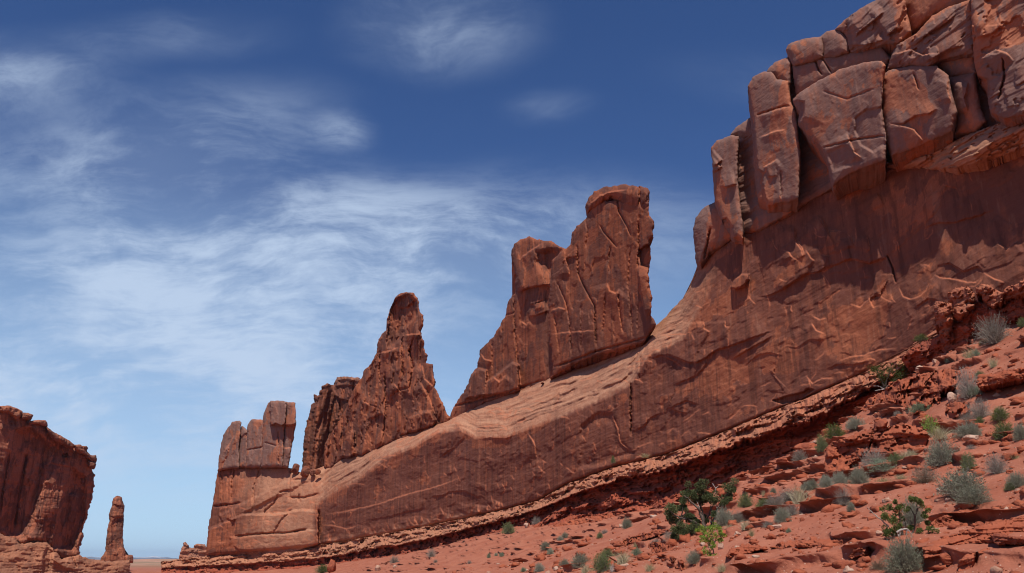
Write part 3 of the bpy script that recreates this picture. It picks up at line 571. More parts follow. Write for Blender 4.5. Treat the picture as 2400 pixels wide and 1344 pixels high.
blk('block', R4([(1080, 360), (1100, 290), (1130, 240), (1230, 180), (1310, 90), (1400, 40), (1510, 5), (1525, 130), (1530, 280), (1400, 300), (1290, 350), (1200, 345)]), 3.0, rnd=.8, seed=12, terr=(.22, 6, 4, 1.8), strata=.14,
    feats=[('step', R4([(1090, 290), (1200, 260), (1260, 290), (1340, 280)]), .9, 18), ('step', R4([(1200, 250), (1300, 170), (1400, 110), (1440, 70)]), -.8, 14), ('step', R4([(1270, 330), (1400, 260), (1480, 240)]), -.8, 16)])
blk('block', R4([(1075, 370), (1180, 345), (1330, 300), (1420, 292), (1530, 285), (1545, 390), (1400, 410), (1330, 355)]), 2.0, rnd=1.2, seed=13)
blk('slab', R4([(582, 528), (620, 488), (700, 438), (830, 368), (960, 333), (1042, 324), (1062, 348), (1048, 420), (1040, 560), (1064, 720), (1060, 840), (970, 872), (870, 912), (790, 972), (775, 890), (742, 790), (690, 730), (640, 672), (610, 640), (620, 590)]), 4.3, rnd=.7, seed=14, big=(.3, 10, 14), terr=(.05, 8, 10, 1.6), thick=20,
    feats=[('step', R4([(590, 525), (640, 535), (640, 590), (625, 640)]), -.8, 10), ('poly', R4([(905, 690), (905, 620), (960, 580), (1060, 560), (1060, 760), (1000, 800), (930, 760)]), -.25, 3), ('crack', R4([(740, 775), (900, 735), (1050, 715)]), 1.3, .35), ('poly', R4([(760, 800), (850, 760), (900, 800), (940, 850), (790, 900)]), -.25, 5),
           ('crack', R4([(740, 480), (860, 520), (1000, 470)]), 1.2, .2), ('step', R4([(860, 700), (900, 800), (940, 830)]), .8, 10)])
blk('slab', R4([(1042, 405), (1080, 376), (1200, 350), (1330, 350), (1392, 400), (1412, 500), (1436, 590), (1412, 690), (1270, 752), (1180, 790), (1100, 815), (1075, 745), (1055, 560)]), 3.6, rnd=.7, seed=15, big=(.3, 10, 14), terr=(.06, 8, 10, 1.6),
    feats=[('step', R4([(1080, 650), (1160, 650), (1220, 610), (1290, 600), (1340, 570)]), -.6, 20), ('step', R4([(1080, 650), (1170, 665), (1215, 680), (1265, 745)]), .7, 16), ('crack', R4([(1215, 390), (1240, 470)]), 1.4, .35), ('step', R4([(1395, 410), (1390, 470), (1410, 540)]), .5, 12)])
blk('block', R4([(1395, 412), (1460, 400), (1530, 383), (1545, 480), (1560, 570), (1592, 640), (1545, 690), (1430, 702), (1440, 600), (1415, 500)]), 2.4, rnd=1.3, seed=16, feats=[('step', R4([(1500, 430), (1480, 520), (1500, 590)]), .8, 12)])
blk('pillar', R4([(1515, -140), (2500, -340), (2500, 600), (1792, 600), (1690, 620), (1620, 590), (1600, 480), (1560, 430), (1535, 330), (1520, 100)]), 4.0, rnd=.8, seed=17, big=(1.2, 8, 14), terr=(.24, 7, 5, 1.8), thick=24, strata=.1,
    feats=[('step', R4([(1540, 200), (1620, 180), (1700, 120)]), -.7, 16), ('step', R4([(1550, 320), (1640, 260), (1700, 280), (1740, 320)]), .8, 18), ('crack', R4([(1680, 310), (1690, 400), (1660, 520)]), 1.8, .7), ('poly', R4([(1540, 400), (1600, 420), (1610, 560), (1560, 560)]), -1.6, 4)])
def shelf_prof(u, v):
    return 0*u
blk('shelf', R4([(1065, 850), (1120, 838), (1240, 815), (1400, 752), (1560, 690), (1690, 640), (1850, 590), (2500, 400), (2500, 640), (1792, 770), (1690, 815), (1560, 860), (1420, 880), (1300, 885), (1200, 880), (1120, 885), (1075, 880)]), lambda u, v: 1.0+2.2*sstep(2090, 2300, u), rnd=2.2, seed=18, mat=M_wall, terr=(.35, 5, 1.6, 2.0), strata=.5, big=(.5, 9, 4), pale=lambda u, v: 0*u+.85, thick=12)

# towers standing on the wall's bench
def tower(nm, loc, label, cat='rock tower', group=None): return tag(empty(nm, loc), label, cat, group)
ob = lambda k=0.0: (lambda u, v: -offb(u)+k)
tw = tower('rock_tower', WALL.pt(1400, 850, -7), 'tall flat-topped rock tower with a lower round-headed peak joined to its side')
tb = dict(thick=16, g=1.6, rnd=1.1, rough=1.6, big=(.4, 9, 18), terr=(.16, 9, 14, 1.4), fine=(.05, 1.6))
body('side_peak', R3([(0, 1330), (30, 1240), (90, 1150), (120, 1070), (152, 1035), (170, 945), (200, 910), (240, 870), (300, 770), (315, 690), (352, 645), (358, 560), (355, 515), (340, 480), (333, 410), (350, 385), (385, 360), (430, 347), (465, 362), (540, 370), (600, 405), (640, 430), (640, 1010), (560, 1100), (380, 1165), (200, 1215), (100, 1270), (30, 1350)]),
  WALL, M_tower, tw, off=ob(.6), cdep=.6, seed=21, **tb, feats=[('crack', R3([(345, 650), (350, 800), (365, 1000), (380, 1080)]), 1.5, .8), ('step', R3([(360, 640), (430, 615), (540, 595)]), -2.2, 70), ('poly', R3([(470, 430), (540, 420), (590, 420), (575, 490), (540, 545), (490, 530), (465, 480)]), -1.1, 9), ('step', R3([(370, 470), (420, 430), (500, 380)]), .9, 14),
  ('step', R3([(420, 770), (470, 760), (535, 735)]), -1.0, 14), ('step', R3([(425, 710), (450, 700), (460, 740)]), -.8, 10), ('crack', R3([(300, 760), (340, 750)]), 1.2, .5), ('step', R3([(380, 790), (410, 810), (430, 790)]), .6, 8), ('poly', R3([(90, 1200), (120, 1075), (160, 1040), (200, 1050), (205, 1090), (195, 1180)]), 1.6, 3), ('poly', R3([(195, 1180), (205, 1110), (260, 1070), (340, 1010), (370, 1020), (375, 1150), (340, 1170)]), 1.6, 3), ('step', R3([(230, 1080), (270, 1110), (310, 1070)]), .8, 8),
  ('crack', R3([(30, 1240), (200, 1195), (330, 1160), (500, 1100)]), 1.6, 1.0), ('step', R3([(170, 960), (190, 990), (230, 1000)]), .8, 8), ('crack', R3([(235, 900), (235, 1060)]), 1.4, .6)])
body('tower_body', R3([(490, 1115), (553, 1075), (545, 960), (528, 840), (530, 700), (535, 600), (548, 470), (590, 430), (640, 395), (648, 385), (650, 330), (680, 290), (725, 250), (760, 160), (1050, 160), (1057, 235), (1079, 265), (1075, 340), (1058, 362), (1066, 450), (1050, 520), (1056, 600), (1070, 660), (1066, 760), (1091, 805), (1062, 850), (1030, 905), (900, 940), (780, 972), (650, 1022), (570, 1070)]),
  WALL, M_tower, tw, off=ob(3.2), cdep=.55, seed=22, **tb, feats=[('crack', R3([(800, 290), (815, 320), (860, 370), (885, 400)]), 1.6, .7), ('crack', R3([(890, 140), (900, 220), (940, 290), (960, 345)]), 1.6, .8), ('crack', R3([(855, 400), (845, 470), (850, 540)]), 1.5, .7), ('crack', R3([(680, 400), (685, 540), (720, 620), (770, 710), (780, 950)]), 1.7, 1.1), ('crack', R3([(575, 590), (620, 690), (640, 800), (650, 970)]), 1.6, .8),
  ('step', R3([(835, 590), (845, 630), (880, 645), (900, 620)]), 1.0, 14), ('crack', R3([(895, 640), (905, 760), (920, 850)]), 1.7, .9), ('crack', R3([(960, 400), (945, 600), (960, 720), (970, 870)]), 1.5, .7), ('crack', R3([(830, 650), (815, 860)]), 1.4, .6), ('crack', R3([(700, 700), (700, 940)]), 1.3, .5), ('crack', R3([(560, 750), (585, 960)]), 1.4, .6), ('crack', R3([(870, 770), (875, 880)]), 1.3, .5), ('crack', R3([(1000, 700), (995, 850)]), 1.3, .5),
  ('step', R3([(990, 500), (1010, 620), (1040, 790)]), -1.8, 40), ('crack', R3([(1000, 270), (1005, 400), (995, 520)]), 1.8, 1.0), ('poly', R3([(1000, 420), (1060, 380), (1060, 520), (1010, 500)]), -1.2, 3), ('crack', R3([(560, 1030), (650, 1000), (780, 950), (900, 915), (1030, 880)]), 1.7, 1.0), ('step', R3([(540, 740), (580, 720), (620, 730)]), .7, 12), ('step', R3([(600, 480), (620, 460), (640, 560)]), .8, 10), ('step', R3([(535, 860), (620, 850), (780, 840)]), .4, 18), ('crack', R3([(720, 250), (735, 320), (725, 400)]), 1.4, .6)])
body('cap_rock', R3([(732, 224), (723, 180), (740, 140), (770, 110), (820, 85), (860, 85), (905, 72), (980, 80), (1050, 92), (1058, 110), (1055, 190), (1000, 196), (940, 186), (890, 152), (860, 136), (800, 175)]), WALL, M_tower, tw, off=ob(3.7), seed=23, **dict(tb, rnd=2.0), feats=[('crack', R3([(1005, 85), (1005, 190)]), 1.6, .8), ('step', R3([(730, 190), (800, 130), (860, 110), (950, 100)]), .9, 12)])

tw = tower('rock_spire', WALL.pt(950, 1040, -8), 'pointed triangular rock spire in the middle of the wall bench, wide cracked flanks')
body('spire_body', R2([(160, 1200), (162, 1060), (240, 925), (300, 820), (350, 700), (400, 625), (415, 580), (460, 540), (490, 480), (500, 400), (520, 360), (555, 335), (558, 260), (580, 190), (610, 125), (640, 100), (680, 92), (720, 98), (745, 125), (752, 150), (762, 210), (780, 240), (782, 300), (765, 330), (768, 355), (785, 400), (790, 450), (808, 490), (803, 540), (845, 550), (845, 600), (862, 660), (855, 690), (880, 740), (910, 800), (930, 850), (955, 885), (950, 915), (870, 950), (760, 990), (640, 1020), (540, 1055), (470, 1100), (350, 1135), (275, 1145), (200, 1205)]),
  WALL, M_tower, tw, off=ob(.8), seed=31, **dict(tb, big=(1.0, 9, 14), terr=(.26, 9, 9, 1.8)), feats=[('poly', R2([(560, 330), (575, 200), (610, 140), (690, 110), (740, 150), (745, 240), (660, 330), (660, 350), (600, 440), (560, 440)]), -1.4, 4), ('step', R2([(665, 365), (720, 360), (765, 358)]), 1.2, 22), ('step', R2([(610, 200), (680, 190), (740, 140)]), -1.2, 14), ('crack', R2([(655, 380), (652, 520), (660, 640)]), 1.6, .8), ('crack', R2([(730, 370), (700, 470), (720, 560), (700, 720)]), 1.8, 1.0), ('crack', R2([(545, 600), (550, 820), (535, 1020)]), 1.6, .9), ('step', R2([(500, 480), (560, 470), (630, 440)]), 1.0, 14), ('crack', R2([(515, 470), (510, 600), (520, 680)]), 1.7, .9),
  ('step', R2([(780, 560), (790, 640), (850, 690)]), 1.2, 14), ('step', R2([(760, 650), (820, 760), (860, 870)]), 1.4, 18), ('poly', R2([(690, 970), (700, 890), (760, 850), (830, 845), (860, 900), (850, 940), (760, 980)]), 1.8, 4), ('poly', R2([(270, 1130), (290, 1040), (330, 970), (350, 975), (355, 1110), (330, 1140)]), 1.6, 3), ('crack', R2([(400, 960), (400, 1060)]), 1.5, .7), ('step', R2([(430, 900), (520, 860), (540, 900)]), -.9, 14), ('step', R2([(560, 760), (640, 700), (700, 690)]), -.8, 14), ('step', R2([(400, 780), (440, 800), (450, 760)]), .8, 10), ('step', R2([(590, 660), (640, 720), (700, 700)]), .8, 12), ('crack', R2([(850, 935), (760, 970), (640, 1000)]), 1.8, 1.0), ('crack', R2([(225, 960), (240, 1100)]), 1.5, .8)])
tw2 = tag(body('rock_butte', R2([(20, 1230), (33, 1050), (45, 950), (62, 870), (85, 800), (110, 785), (92, 765), (100, 742), (130, 740), (130, 715), (150, 710), (150, 685), (180, 668), (215, 680), (235, 650), (245, 632), (310, 627), (385, 635), (385, 665), (420, 700), (480, 760), (420, 1000), (240, 1200), (130, 1240)]),
  WALL, M_tower, None, off=lambda u, v: -12.0+0*u, seed=32, varn=lambda u, v: 0*u+.2, loc=tuple(WALL.pt(740, 1100, -14)), cdep=.5, **dict(tb, big=(.9, 8, 22), terr=(.3, 6, 12, 1.8), rough=2.2), strata=.08, pale=lambda u, v: sstep(905, 885, v)*.4,
  feats=[('crack', R2([(150, 860), (110, 1000), (90, 1200)]), 3, 1.8), ('crack', R2([(230, 760), (200, 900), (170, 1060)]), 3, 1.8), ('step', R2([(235, 655), (310, 645), (385, 665)]), -.9, 8), ('step', R2([(225, 690), (310, 680), (380, 690)]), -.7, 8), ('step', R2([(220, 740), (260, 770), (320, 780)]), -1.2, 14)]), 'dark rounded butte with a layered flat cap, half hidden behind the pointed spire', 'butte')

tw = tower('rock_tower', WALL.pt(600, 1098, -1), 'squared tower of four upright rock pillars on the far end of the wall')
pb = dict(thick=12, g=1.3, rnd=1.5, rough=1.0, big=(.5, 7, 14), terr=(.12, 6, 8, 1.4), fine=(.04, 1.6))
body('pillar', S2([(103, 615), (112, 520), (128, 420), (150, 335), (180, 280), (212, 235), (272, 222), (285, 235), (280, 320), (268, 420), (272, 595), (190, 600), (120, 615)]), WALL, M_block, tw, off=0, seed=41, **pb, feats=[('step', S2([(190, 420), (175, 500), (130, 570)]), .7, 10), ('step', S2([(150, 480), (200, 400), (240, 330)]), .4, 10)])
body('pillar', S2([(262, 590), (266, 420), (280, 300), (290, 262), (318, 280), (335, 312), (340, 420), (325, 590)]), WALL, M_block, tw, off=-.8, seed=42, **pb, feats=[('step', S2([(285, 360), (310, 330), (335, 310)]), -.6, 10)])
body('pillar', S2([(318, 592), (335, 450), (332, 300), (340, 255), (370, 212), (440, 212), (465, 225), (460, 320), (455, 430), (475, 510), (440, 592)]), WALL, M_block, tw, off=.4, seed=43, **pb, feats=[('crack', S2([(335, 458), (380, 445), (450, 432)]), 1.2, .7)])
body('pillar', S2([(440, 590), (455, 480), (455, 215), (470, 150), (495, 90), (520, 66), (625, 66), (645, 80), (638, 200), (628, 280), (615, 585), (520, 590)]), WALL, M_block, tw, off=1.0, seed=44, **pb, feats=[('poly', S2([(515, 60), (650, 60), (640, 250), (600, 262), (560, 245), (515, 262)]), 2.4, 1.2), ('crack', S2([(470, 395), (560, 420)]), 1.2, .5), ('crack', S2([(580, 300), (585, 580)]), 1.3, .6)])
body('pillar', S2([(605, 588), (622, 440), (628, 250), (637, 75), (712, 80), (716, 130), (718, 250), (700, 350), (680, 450), (655, 592)]), WALL, M_block, tw, off=.6, seed=45, **pb, feats=[('poly', S2([(625, 60), (740, 60), (740, 250), (700, 255), (660, 262), (625, 250)]), 2.2, 1.2), ('step', S2([(620, 440), (680, 440)]), .5, 14)])

# ------------------------------------------------------------------ left cliff, lone spire, far butte
LC = Surf([(-420, 1300, 232), (-80, 1300, 290), (120, 1300, 322), (230, 1310, 345)], 0)
lc_loc = LC.pt(100, 1330)
lcl = tag(empty('sandstone_cliff', lc_loc), 'dark streaked cliff with deep vertical hollows, across the valley from the long wall', 'cliff')
lb = dict(thick=60, g=1.4, rnd=2.0, rough=2.0, big=(3.0, 14, 60), terr=(.42, 7, 22, 1.8), fine=(.12, 2.2))
body('cliff_face', S1([(-700, 1100), (-700, -160), (-300, -20), (0, 75), (60, 70), (120, 85), (165, 110), (170, 140), (215, 190), (350, 215), (370, 250), (460, 300), (560, 360), (600, 400), (660, 450), (690, 490), (700, 560), (722, 600), (715, 690), (700, 770), (685, 820), (665, 900), (640, 970), (625, 1030), (635, 1060), (620, 1110), (605, 1160), (600, 1220), (480, 1250), (380, 1140), (250, 1110), (160, 1125), (0, 1045)]), LC, M_dark, lcl, off=0, seed=51, **lb, strata=.2, straw=2.0,
  feats=[('poly', S1([(120, 260), (230, 250), (330, 330), (400, 380), (330, 560), (290, 760), (240, 930), (190, 1070), (60, 1050), (20, 1000), (60, 700)]), -3.5, 9), ('poly', S1([(560, 560), (640, 620), (640, 900), (560, 1160), (400, 1150), (430, 980), (500, 740)]), -3.2, 8), ('crack', S1([(210, 420), (150, 700), (110, 1000)]), 4, 2.2), ('step', S1([(200, 620), (240, 580), (290, 500)]), .9, 14), ('poly', S1([(470, 440), (510, 430), (520, 455), (475, 460)]), -2.5, 2), ('step', S1([(210, 620), (260, 640), (280, 700)]), 1.6, 16),
         ('crack', S1([(70, 430), (20, 700), (0, 900)]), 4, 2.0), ('step', S1([(360, 500), (450, 520), (520, 530), (580, 540)]), -.8, 10), ('step', S1([(330, 650), (400, 670), (440, 640)]), -.8, 10), ('step', S1([(300, 770), (340, 780)]), -.7, 8), ('step', S1([(200, 1080), (300, 1090), (370, 1100)]), -1.4, 10), ('step', S1([(520, 760), (560, 750), (600, 770)]), 1.2, 14)])
for i, pts in enumerate([[(0, 72), (50, 68), (110, 80), (150, 98), (172, 112), (160, 150), (120, 170), (60, 120), (0, 110)], [(165, 122), (215, 122), (250, 140), (248, 155), (215, 178), (165, 165)], [(215, 185), (290, 178), (345, 182), (362, 200), (358, 225), (300, 210), (220, 205)],
   [(350, 225), (400, 265), (470, 300), (550, 350), (570, 385), (500, 375), (420, 330), (365, 275)], [(560, 365), (610, 362), (650, 400), (690, 450), (690, 485), (640, 440), (580, 410)], [(625, 375), (660, 375), (668, 395), (655, 415), (628, 400)], [(680, 445), (730, 443), (738, 470), (735, 495), (690, 490)], [(672, 492), (720, 492), (733, 515), (725, 535), (675, 530)]]):
    body('cap_ledge', S1(pts), LC, M_dark, lcl, off=3.0, seed=60+i, thick=10, g=1.2, rnd=1.2, rough=.8, big=(.3, 6, 6), terr=(.3, 4, 2, 2), fine=(.15, 1.5), pale=lambda u, v: 0*u+.15)
body('talus_bench', S1([(-700, 1500), (-700, 1000), (0, 1035), (90, 1085), (160, 1120), (250, 1110), (350, 1105), (395, 1150), (470, 1240), (600, 1205), (700, 1245), (780, 1250), (850, 1260), (985, 1245), (990, 1500)]), LC, M_wall, lcl, off=lambda u, v: 3.0+np.clip((v-1255)/80*5, -2, 8), seed=71, **dict(lb, big=(1.0, 14, 8), terr=(.3, 12, 3, 1.8), fine=(.1, 2)), strata=.25, straw=2.0, pale=lambda u, v: 0*u+.5,
  feats=[('poly', S1([(360, 1140), (400, 1180), (380, 1344), (330, 1344), (330, 1230)]), -1.5, 4), ('crack', S1([(545, 1170), (560, 1240), (580, 1300)]), 2, 1.5), ('step', S1([(330, 1230), (400, 1240), (480, 1300), (600, 1320)]), -1.0, 12)])
sp = Surf([(180, 1310, 372), (330, 1310, 385)], 0)
tag(body('rock_spire', R1([(680, 1275), (687, 1235), (700, 1222), (715, 1190), (722, 1100), (730, 1040), (742, 990), (740, 940), (752, 905), (762, 885), (760, 865), (770, 835), (785, 820), (805, 817), (828, 828), (833, 860), (845, 890), (842, 920), (838, 960), (835, 1050), (833, 1100), (838, 1140), (846, 1180), (852, 1218), (900, 1218), (903, 1275)]), sp, M_dark, None, off=0, seed=81, loc=tuple(sp.pt(265, 1315)), thick=9, g=1.0, rnd=1.8, rough=.9, big=(.6, 6, 16), terr=(.22, 4, 12, 1.8), fine=(.07, 1.6), strata=.05,
  feats=[('poly', R1([(760, 1000), (800, 960), (835, 960), (832, 1140), (800, 1200), (760, 1180)]), -1.0, 4), ('step', R1([(765, 870), (800, 885), (842, 885)]), -.8, 10), ('crack', R1([(850, 1215), (852, 1262)]), 1.5, 1.0), ('step', R1([(745, 960), (830, 965)]), -.6, 8)]), 'lone slender rock needle standing by itself in the valley gap', 'rock spire')
fb = Surf([(400, 1310, 560), (520, 1310, 575)], 0)
tag(body('rock_butte', R1([(1205, 1300), (1215, 1230), (1230, 1185), (1238, 1162), (1246, 1155), (1243, 1135), (1260, 1130), (1268, 1148), (1280, 1155), (1278, 1166), (1300, 1174), (1318, 1170), (1320, 1150), (1335, 1145), (1385, 1147), (1395, 1160), (1430, 1180), (1440, 1300)]), fb, M_dark, None, off=0, seed=83, loc=tuple(fb.pt(455, 1325)), thick=20, g=.8, rnd=2.0, rough=.7, big=(1, 8, 10), terr=(.6, 6, 4, 2), fine=(.2, 2), strata=.8, straw=2.4, pale=lambda u, v: 0*u+.35), 'small distant butte with a knobbed top, peeping out past the squared pillar tower', 'butte')

# ------------------------------------------------------------------ ledge at the foot of the wall, outcrops, slabs
us = np.concatenate([np.arange(378, 2260, 24)])
l_out = [(u, base_v(u)-5) for u in us]+[(u, grd_v(u)+48) for u in us[::-1]]
def ledge_prof(u, v):
    t = (v-base_v(u))/np.maximum(grd_v(u)-base_v(u), 8)
    tl = t+.06*fbm(u/40, v/60, u*0+1, 3)+.04*fbm(u/9, v/30, u*0+2, 3)
    capw = np.interp(u, [380, 700, 1000, 1250, 1500, 2200], [.5, .55, .45, .30, .22, .24])
    up = np.clip(tl/capw, 0, 1)
    d = -2.6*(1-up)**1.2
    rec = np.interp(u, [380, 900, 1300, 1700, 2200], [1.4, 1.6, 2.4, 3.4, 3.0])
    d = d-rec*sstep(capw, capw+.04, tl)+(rec+1.2)*np.clip((tl-capw-.1)/(1.0-capw), 0, 1.3)**1.5
    return d
def ledge_pale(u, v):
    t = (v-base_v(u))/np.maximum(grd_v(u)-base_v(u), 8)
    capw = np.interp(u, [380, 700, 1000, 1250, 1500, 2200], [.5, .55, .45, .30, .22, .24])
    return sstep(capw+.06, capw-.04, t+.05*fbm(u/12, v/12, u*0, 3))*np.interp(u, [1000, 1400, 2200], [.9, .75, .55])
tag(body('rock_ledge', l_out, WALL, M_ledge, None, off=LEDGE_OUT, prof=ledge_prof, pale=ledge_pale, thick=9, g=1.5, rnd=.5, rough=1.6, big=(.7, 8, 3), terr=(.55, 6.5, 1.3, 2.2), fine=(.12, .9), strata=.5, straw=.9, swob=1.6, shrink=1.0, dip=zb_of_arc, cap=False, seed=90, loc=tuple(WALL.pt(1500, 1150, 5))),
    'long undercut ledge of dark red beds with pale lip, along the wall foot', 'ledge')
kn = tag(empty('rock_outcrop', WALL.pt(2260, 800, 8)), 'knobbly stack of dark red blocks against the wall foot, highest on the slope', 'rock outcrop')
kb = dict(thick=5, g=1.5, rnd=.9, rough=2.2, big=(.5, 3.5, 3), terr=(.34, 2.8, 1.6, 2.2), fine=(.08, .6), strata=.18, straw=.6, rough_len=9)
for i, (pts, of) in enumerate([([(400, 600), (400, 490), (470, 480), (590, 500), (590, 640), (600, 690), (590, 780), (560, 840), (460, 830), (450, 740), (410, 730), (430, 640)], 9.5), ([(550, 390), (620, 340), (740, 312), (800, 360), (830, 420), (830, 470), (760, 500), (820, 520), (720, 620), (660, 680), (590, 640), (590, 500), (550, 480)], 9.0),
   ([(840, 340), (900, 290), (980, 310), (1060, 360), (1130, 390), (1120, 460), (1030, 535), (930, 500), (900, 420), (850, 390)], 9.0), ([(1120, 350), (1280, 290), (1344, 240), (1500, 180), (1700, 120), (1700, 380), (1344, 400), (1200, 450), (1130, 470)], 9.0),
   ([(380, 870), (450, 820), (590, 640), (720, 580), (830, 470), (960, 500), (1100, 540), (1344, 380), (1500, 330), (1700, 280), (1700, 700), (1200, 720), (1000, 700), (960, 850), (860, 960), (760, 1000), (620, 1040), (540, 1060), (480, 990), (390, 1020), (330, 1000)], 8.0), ([(60, 1080), (150, 980), (240, 920), (380, 870), (490, 950), (560, 1020), (540, 1110), (380, 1180), (270, 1190), (120, 1170)], 7.5)]):
    body('block', S3(pts), WALL, M_ledge, kn, off=of, seed=100+i, pale=(lambda u, v: 0*u+.35) if i < 4 else None, **kb)

def osurf(b0, b1, fwd=0.0):
    k = []
    for (u, v) in (b0, b1):
        p, r = hit(min(u, 2420), min(v, 1343)); k.append((u, v, p[1]-fwd))
    if k[0][0] > k[1][0]: k = k[::-1]
    return Surf(k, 0)
def outcrop(pts, b0, b1, label, name='rock_outcrop', cat='rock outcrop', mat=None, lean=.9, fwd=1.6, seed=0, thick=2.5, feats=(), group=None, sc_=1.0, **kw):
    sf = osurf(b0, b1, fwd); a = dict(g=1.5, rnd=.35*sc_, rough=2.0, big=(.35*sc_, 2.2*sc_, 1.6*sc_), terr=(.2*sc_, 1.3*sc_, .7*sc_, 2.4), fine=(.10*sc_, .5*sc_), strata=.22*sc_, straw=.45*sc_, rough_len=10); a.update(kw)
    p, r = hit((b0[0]+b1[0])/2 if b0[0] < 2400 else b0[0], min(max(b0[1], b1[1]), 1343))
    return tag(body(name, pts, sf, mat or M_out, None, off=0, lean=lean, seed=seed, thick=thick, loc=tuple(p), feats=feats, **a), label, cat, group)
outcrop(R6([(85, 690), (100, 540), (130, 510), (300, 450), (400, 420), (410, 370), (450, 358), (490, 380), (480, 410), (620, 390), (740, 430), (760, 470), (735, 520), (720, 560), (560, 600), (450, 600), (330, 600), (250, 650), (160, 730), (110, 740)]), R6([(100, 720)])[0], R6([(740, 540)])[0], 'low bumpy red outcrop with a rounded knob, in the middle of the slope', seed=110, lean=.8, thick=4, sc_=1.6, feats=[('step', R6([(130, 560), (260, 520), (400, 470)]), -.5, 12), ('crack', R6([(400, 400), (390, 500), (360, 600)]), 2.2, .7), ('step', R6([(400, 470), (560, 450), (740, 470)]), -.4, 10)])
outcrop(R6([(300, 350), (320, 300), (370, 230), (470, 180), (500, 130), (640, 90), (760, 60), (860, 40), (960, 60), (940, 130), (830, 190), (810, 280), (880, 260), (1010, 250), (1020, 310), (900, 360), (700, 370), (600, 350), (440, 340), (380, 370)]), R6([(330, 370)])[0], R6([(1000, 330)])[0], 'broken dark red outcrop between the small dark juniper and the big grey bush', seed=111, lean=1.0, thick=4, sc_=1.8, feats=[('step', R6([(490, 200), (640, 170), (800, 150)]), -.7, 14), ('step', R6([(380, 280), (520, 260), (640, 300)]), -.6, 12), ('crack', R6([(620, 200), (640, 300)]), 2.4, .7)])
sb = dict(g=1.4, rough=2.4, big=(.10, 1.2, .6), terr=(.07, .7, .3, 2.4), fine=(.035, .2), strata=.10, straw=.22, rnd=.16, rough_len=12)
slabs = [
 ([(1080, 640), (1200, 560), (1400, 490), (1700, 400), (2000, 290), (2250, 190), (2500, 100), (2500, 440), (2200, 540), (1900, 610), (1700, 680), (1500, 740), (1380, 720), (1250, 770), (1150, 700)], 'long red slab with a dark undercut, just below the pair of rounded sages', [('step', S5([(1280, 560), (1560, 550), (1420, 640), (1560, 640), (1750, 600), (1900, 540), (2300, 430)]), -.22, 10)], 1.3),
 ([(960, 980), (1030, 930), (1300, 830), (1600, 740), (1900, 640), (2500, 520), (2500, 860), (1900, 930), (1560, 1010), (1300, 1070), (1000, 1145), (985, 1050)], 'cracked red slab below the long undercut slab, its blunt end beside the front sage', [('step', S5([(980, 1000), (1150, 1060), (1400, 1000), (1560, 960)]), -.2, 10), ('crack', S5([(1300, 960), (1600, 880), (1800, 800)]), 2, .15)], 1.5),
 ([(1905, 800), (2060, 790), (2250, 835), (2500, 830), (2500, 960), (2300, 950), (2120, 965), (1990, 925)], 'small overhanging red slab with a pointed end and dark shadow under it', [('step', S5([(1930, 820), (2120, 840), (2260, 860), (2450, 870)]), -.15, 8)], .6),
 ([(1470, 1180), (1600, 1080), (1740, 1040), (1900, 1005), (2200, 1000), (2500, 960), (2500, 1700), (1460, 1700)], 'big blocky red boulder split by a dark cleft, in the bottom corner', [('poly', S5([(1730, 1040), (1830, 1180), (1850, 1360), (1660, 1360), (1690, 1230)]), -.5, 3), ('step', S5([(1830, 1190), (2000, 1180), (2200, 1220), (2450, 1200)]), -.22, 12)], .5),
 ([(-820, 930), (-600, 880), (-400, 855), (-100, 860), (200, 780), (300, 790), (280, 840), (0, 910), (-200, 970), (-260, 1015), (-400, 1000), (-600, 990), (-780, 990)], 'thin red ledge with a shadowed hollow below, left of the twiggy green bush', [], 1.2),
 ([(-60, 1050), (0, 1010), (200, 970), (300, 930), (520, 970), (560, 1080), (480, 1180), (340, 1215), (250, 1160), (200, 1090), (0, 1130), (-80, 1120)], 'jutting red ledge directly under the twiggy green bush', [('poly', S5([(205, 980), (260, 1160), (340, 1210), (520, 1180), (540, 1000), (330, 960)]), -.25, 4)], .8)]
for i, (pts, lb_, ft, ln) in enumerate(slabs):
    P_ = S5(pts); bl = min(P_, key=lambda p: p[0]); inside = [p for p in P_ if p[0] < 2405]; br = max(inside, key=lambda p: (p[0], p[1]))
    outcrop(P_, (bl[0], min(max(p[1] for p in P_ if p[0] < bl[0]+40), 1340)), (br[0], min(br[1], 1340)), lb_, 'rock_slab', 'rock slab', seed=120+i, lean=ln, fwd=.6, thick=2.2, feats=ft, **sb)
outcrop([(2288, 900), (2318, 880), (2350, 868), (2440, 856), (2440, 888), (2380, 893), (2330, 902), (2300, 910)], (2290, 915), (2395, 890), 'dark rock shelf at the right edge, added to cast a patch of deep shadow', 'rock_slab', 'rock slab', lean=.3, fwd=2.6, thick=4.5, seed=131, **dict(sb, big=(.3, 1.6, .8), terr=(.15, .9, .5, 2.2), rnd=.3))  # shelf added for the shadow it drops on the slope
